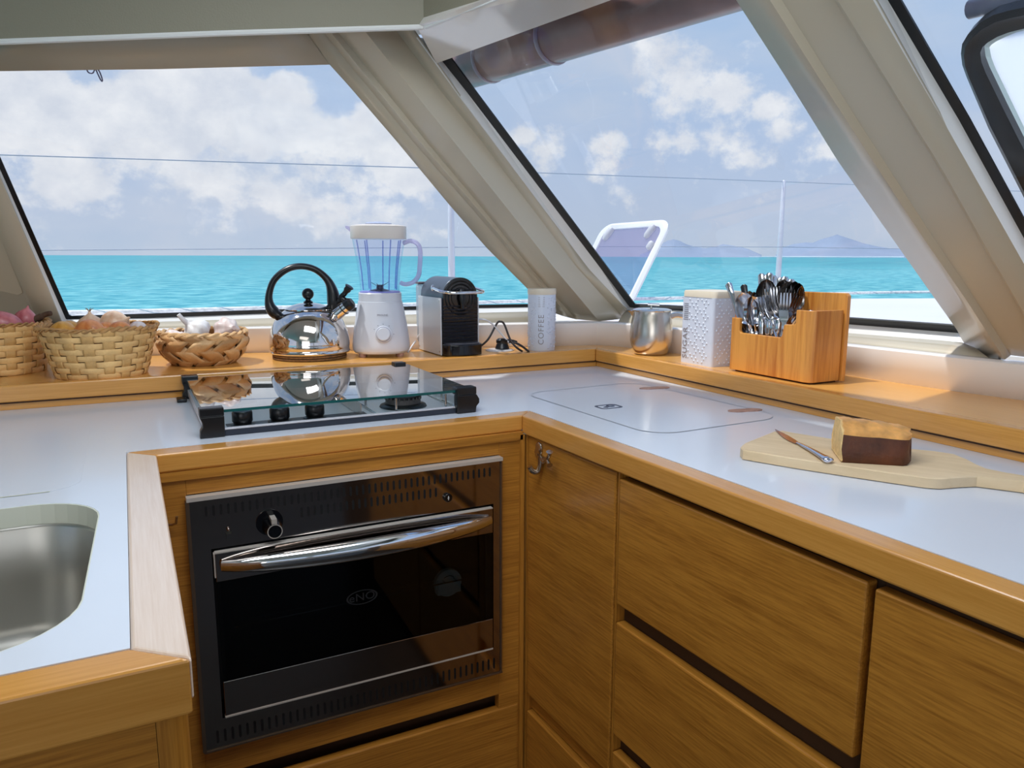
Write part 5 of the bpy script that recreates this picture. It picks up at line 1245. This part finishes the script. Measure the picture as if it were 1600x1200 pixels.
inl3b = [(1546, 74), (1549, 90), (1555, 106), (1584, 166), (1612, 224), (1785, 560), (1812, 590), (1950, 600), (1985, 560), (1985, 0), (1940, -28), (1692, 26), (1606, 46), (1589, 50), (1572, 57), (1556, 65), (1549, 70)]
oh = thing('opening_port', 'black-framed opening port with rounded corners in the right window, bright white inside', 'port', tuple(Pp(1600, 280, P3)))
mb = MB(); a = [Pp(x, y, P3) for x, y in outl3]; b = [Pp(x, y, P3) for x, y in inl3]
mb.loft([a, [p+n3*.018 for p in a], [p.lerp(q, .25)+n3*.022 for p, q in zip(a, b)], [p.lerp(q, .55)+n3*.014 for p, q in zip(a, b)], [p+n3*.012 for p in b], b, a], True, False); mb.build('black_frame', m_rubber, oh, world=True, smooth=40)
mb = MB(); c = [Pp(x, y, (P3[0]-n3*.01, n3)) for x, y in inl3b]; mb.grid([b+[b[0]], c+[c[0]]]); ro = mb.build('inner_rim', mat('pale_green_rim', (196, 212, 208), .3), oh, world=True, smooth=0)
mb = MB(); mb.slab(c, -n3*.004); mb.build('glare_sheet', m_glare, oh, world=True, smooth=0)  # added translucent sheet, stands in for the overexposed brightness beyond the port
mb = MB(); pq = (P3[0]-n3*.02, n3); u_ = [Pp(1512, 16, pq), Pp(1540, 9, pq), Pp(1590, -2, pq), Pp(1680, -30, pq)]; mb.tube(smoothpath(u_, 5), [.005]+[.013]*5+[.016]*10, 14); tag(mb.build('port_hood', mat('dull_mauve_grey', (120, 122, 146), .3, coat=.3)), 'dull mauve rounded hood above the black-framed port at top right', 'hood')

# sea
m, nt, b = new_mat('turquoise_sea'); m_sea = m
tc = nt.nodes.new('ShaderNodeTexCoord'); mp = nt.nodes.new('ShaderNodeMapping'); mp.inputs['Rotation'].default_value = (0, 0, -yaw); mp.inputs['Scale'].default_value = (1, 1.6, 1)
nt.links.new(tc.outputs['Object'], mp.inputs[0])
na = nt.nodes.new('ShaderNodeTexNoise'); na.inputs['Scale'].default_value = .55; na.inputs['Detail'].default_value = 7; na.inputs['Roughness'].default_value = .62
nb = nt.nodes.new('ShaderNodeTexNoise'); nb.inputs['Scale'].default_value = .035; nb.inputs['Detail'].default_value = 4
for k in (na, nb): nt.links.new(mp.outputs[0], k.inputs['Vector'])
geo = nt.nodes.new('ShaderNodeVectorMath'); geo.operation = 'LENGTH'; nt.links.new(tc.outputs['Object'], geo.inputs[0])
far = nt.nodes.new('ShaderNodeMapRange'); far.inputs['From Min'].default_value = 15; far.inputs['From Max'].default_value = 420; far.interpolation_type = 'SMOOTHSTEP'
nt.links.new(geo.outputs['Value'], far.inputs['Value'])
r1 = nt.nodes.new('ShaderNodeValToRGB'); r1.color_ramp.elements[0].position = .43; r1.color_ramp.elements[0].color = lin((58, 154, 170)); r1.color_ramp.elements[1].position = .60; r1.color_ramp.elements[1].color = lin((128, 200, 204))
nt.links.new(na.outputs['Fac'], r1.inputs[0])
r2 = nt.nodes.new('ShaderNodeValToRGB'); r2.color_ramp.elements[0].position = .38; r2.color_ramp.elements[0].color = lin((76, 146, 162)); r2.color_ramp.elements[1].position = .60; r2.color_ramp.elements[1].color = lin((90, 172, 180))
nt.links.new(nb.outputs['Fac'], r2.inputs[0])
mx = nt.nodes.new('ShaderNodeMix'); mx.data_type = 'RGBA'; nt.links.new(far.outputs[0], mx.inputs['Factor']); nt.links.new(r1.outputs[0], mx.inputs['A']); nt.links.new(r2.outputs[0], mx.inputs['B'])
nt.links.new(mx.outputs['Result'], b.inputs['Base Color']); b.inputs['Roughness'].default_value = .6; b.inputs['Specular IOR Level'].default_value = .15
bp = nt.nodes.new('ShaderNodeBump'); bp.inputs['Strength'].default_value = .5; bp.inputs['Distance'].default_value = .4; nt.links.new(na.outputs['Fac'], bp.inputs['Height']); nt.links.new(bp.outputs[0], b.inputs['Normal'])
mb = MB(); rings = []
for r in (2, 12, 40, 150, 600, 2500, 12000): rings.append([(r*math.cos(2*PI*i/64), r*math.sin(2*PI*i/64), -1.35) for i in range(64)])
mb.loft(rings, True, False); sea = mb.build('sea', m_sea, origin=(0, 0, -1.35)); struct(sea)
# islands on the horizon
def island(name, label, sil, D):
    rows_ = []
    for f_, hf in ((-.10, .0), (-.05, .55), (0, 1), (.06, .6), (.14, 0)):
        row = []
        for (x, y) in sil:
            p = Pd(x, y, D); h = p.z-(-1.35); q = Pd(x, y, D*(1+f_)); row.append(Vector((q.x, q.y, -3+h*hf*(1 if hf == 1 else 1))))
        rows_.append(row)
    mb = MB(); mb.grid(rows_); o = mb.build(name, m_isle, smooth=80); tag(o, label, 'island'); return o
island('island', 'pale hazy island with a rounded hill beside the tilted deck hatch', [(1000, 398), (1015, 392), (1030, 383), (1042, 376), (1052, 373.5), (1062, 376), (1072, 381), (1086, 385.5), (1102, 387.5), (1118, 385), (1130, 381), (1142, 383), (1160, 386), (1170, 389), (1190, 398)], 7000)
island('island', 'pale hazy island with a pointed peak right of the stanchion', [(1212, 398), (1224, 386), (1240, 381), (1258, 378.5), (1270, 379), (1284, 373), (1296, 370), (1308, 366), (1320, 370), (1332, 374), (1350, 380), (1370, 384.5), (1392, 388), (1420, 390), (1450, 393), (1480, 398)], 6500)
mb = MB(); mb.tube([Pd(1170, 401.0, 2400), Pd(1250, 401.2, 2400), Pd(1330, 401.4, 2400), Pd(1412, 401.6, 2400)], [.5, 1.6, 1.0, 1.4], 6); fo_ = mb.build('surf_line', m_foam); tag(fo_, 'thin white line of surf below the island with the pointed peak', 'surf')
fo_['kind'] = 'stuff'

# ================================================================== LIGHT
w = bpy.data.worlds.new('sky'); SC.world = w; w.use_nodes = True; nt = w.node_tree
for n_ in list(nt.nodes): nt.nodes.remove(n_)
N_ = nt.nodes.new; Lk_ = nt.links.new
out = N_('ShaderNodeOutputWorld'); bg = N_('ShaderNodeBackground'); tc = N_('ShaderNodeTexCoord')
sep = N_('ShaderNodeSeparateXYZ'); Lk_(tc.outputs['Generated'], sep.inputs[0])
def math_(op, a, b=None, clamp=False):
    n = N_('ShaderNodeMath'); n.operation = op; n.use_clamp = clamp
    for i, v in enumerate((a, b)):
        if v is None: continue
        if isinstance(v, (int, float)): n.inputs[i].default_value = v
        else: Lk_(v, n.inputs[i])
    return n.outputs[0]
# blue by height
ramp = N_('ShaderNodeValToRGB'); Lk_(sep.outputs['Z'], ramp.inputs[0])
e = ramp.color_ramp.elements; e[0].position = 0; e[0].color = lin((190, 205, 228)); e[1].position = 1; e[1].color = lin((120, 156, 214))
for p_, c_ in ((.05, (190, 204, 230)), (.14, (184, 202, 233)), (.26, (176, 200, 234)), (.45, (160, 188, 230))):
    q_ = e.new(p_); q_.color = lin(c_)
def noise(scale, detail, rough, vec, sc3=(1, 1, 1), off=(0, 0, 0)):
    mp = N_('ShaderNodeMapping'); mp.inputs['Scale'].default_value = sc3; mp.inputs['Location'].default_value = off; Lk_(vec, mp.inputs[0])
    n = N_('ShaderNodeTexNoise'); n.inputs['Scale'].default_value = scale; n.inputs['Detail'].default_value = detail; n.inputs['Roughness'].default_value = rough; Lk_(mp.outputs[0], n.inputs['Vector']); return n
nd = noise(15, 9, .62, tc.outputs['Generated'], (1, 1, 1.3), (1.3, .2, .4))
# billows: soft balls of cloud at chosen places of the sky, their outline broken up by noise
def ball(px, py, rad, k=1.0):
    d = ray(px, py).normalized()
    vm = N_('ShaderNodeVectorMath'); vm.operation = 'SUBTRACT'; Lk_(tc.outputs['Generated'], vm.inputs[0]); vm.inputs[1].default_value = d
    ms = N_('ShaderNodeVectorMath'); ms.operation = 'MULTIPLY'; Lk_(vm.outputs[0], ms.inputs[0]); ms.inputs[1].default_value = (1, 1, 1.15)
    ln = N_('ShaderNodeVectorMath'); ln.operation = 'LENGTH'; Lk_(ms.outputs[0], ln.inputs[0])
    q = math_('DIVIDE', ln.outputs['Value'], rad); return math_('MULTIPLY', math_('SUBTRACT', 1, q, True), k)
BALLS = [(-60, 150, .13, 1), (25, 170, .10, 1.1), (85, 185, .075, 1.1), (140, 200, .07, 1.1), (180, 165, .05, .9), (235, 150, .055, 1.25), (265, 195, .08, 1.2), (330, 140, .055, 1.25), (365, 165, .07, 1.2), (400, 200, .075, 1.1), (455, 150, .045, 1.3), (455, 195, .07, 1.1), (530, 215, .06, .9), (590, 200, .06, 1.1), (640, 250, .09, 1),
         (100, 250, .12, .62), (300, 260, .13, .62), (480, 270, .13, .62), (600, 300, .12, .5), (20, 300, .1, .4), (820, 205, .05, .55), (860, 235, .07, .5), (945, 225, .06, .55), (930, 260, .09, .45), (1025, 85, .07, .52), (1065, 135, .09, .5), (1130, 160, .10, .5), (1205, 170, .04, .8), (1225, 190, .05, .7), (1165, 240, .11, .45), (1290, 230, .08, .45), (1050, 260, .12, .4)]
dens = None
for bpx in BALLS:
    v = ball(*bpx); dens = v if dens is None else math_('MAXIMUM', dens, v)
den = math_('ADD', dens, math_('MULTIPLY', math_('SUBTRACT', nd.outputs['Fac'], .5), 1.5))
cov = N_('ShaderNodeMapRange'); cov.interpolation_type = 'SMOOTHSTEP'; cov.inputs['From Min'].default_value = .22; cov.inputs['From Max'].default_value = .50; Lk_(den, cov.inputs['Value'])
nh = noise(3.5, 7, .55, tc.outputs['Generated'], (1, 1, 2.6), (.3, 2.2, 0))
haze = N_('ShaderNodeMapRange'); haze.interpolation_type = 'SMOOTHSTEP'; haze.inputs['From Min'].default_value = .40; haze.inputs['From Max'].default_value = .68; haze.inputs['To Max'].default_value = .55; Lk_(nh.outputs['Fac'], haze.inputs['Value'])
m1 = N_('ShaderNodeMix'); m1.data_type = 'RGBA'; Lk_(haze.outputs[0], m1.inputs['Factor']); Lk_(ramp.outputs[0], m1.inputs['A']); m1.inputs['B'].default_value = lin((212, 218, 233))
ns = noise(18, 7, .6, tc.outputs['Generated'], (1, 1, 1.2), (4, 1, .5))
cs_ = N_('ShaderNodeMapRange'); cs_.inputs['From Min'].default_value = .35; cs_.inputs['From Max'].default_value = .66; Lk_(ns.outputs['Fac'], cs_.inputs['Value'])
cc_ = N_('ShaderNodeMix'); cc_.data_type = 'RGBA'; Lk_(cs_.outputs[0], cc_.inputs['Factor']); cc_.inputs['A'].default_value = lin((219, 223, 236)); cc_.inputs['B'].default_value = lin((244, 244, 250))
m2_ = N_('ShaderNodeMix'); m2_.data_type = 'RGBA'; Lk_(cov.outputs[0], m2_.inputs['Factor']); Lk_(m1.outputs['Result'], m2_.inputs['A']); Lk_(cc_.outputs['Result'], m2_.inputs['B'])
Lk_(m2_.outputs['Result'], bg.inputs[0]); bg.inputs[1].default_value = 1.0; Lk_(bg.outputs[0], out.inputs[0])
w.cycles.sampling_method = 'MANUAL' if hasattr(w.cycles, 'sampling_method') else None
try: w.cycles.sample_map_resolution = 512
except Exception: pass

sd = bpy.data.lights.new('sun', 'SUN'); sun = bpy.data.objects.new('sun', sd); COL.objects.link(sun)
S = Vector((-.42, .16, 1)).normalized(); sun.rotation_euler = S.to_track_quat('Z', 'Y').to_euler(); sun.location = (0, 0, 6)
sd.energy = 3.6; sd.angle = math.radians(2.0); sd.color = (1, .98, .95)
def area(name, loc, tgt, sx, sy, e, col=(1, 1, 1)):
    l = bpy.data.lights.new(name, 'AREA'); l.shape = 'RECTANGLE'; l.size = sx; l.size_y = sy; l.energy = e; l.color = col
    o = bpy.data.objects.new(name, l); COL.objects.link(o); o.location = loc; o.rotation_euler = (Vector(loc)-Vector(tgt)).to_track_quat('Z', 'Y').to_euler(); return o
area('cabin_fill_light', (-.9, -.6, 1.93), (-.6, -.3, 0), 1.4, 1.2, 6, (1, .97, .93))  # added fill light above and behind the camera, no known lamp
area('galley_fill_light', (.30, .85, 1.93), (.42, 1.05, 0), .9, .8, 17, (.86, .93, 1))  # added overhead fill to brighten the worktops, no hatch above it
area('rear_fill_light', (-1.7, -2.9, 1.3), (-.2, .6, .85), 2.0, 1.3, 17, (.97, .98, 1))  # added fill from behind the camera for the left cabinet, not at a doorway
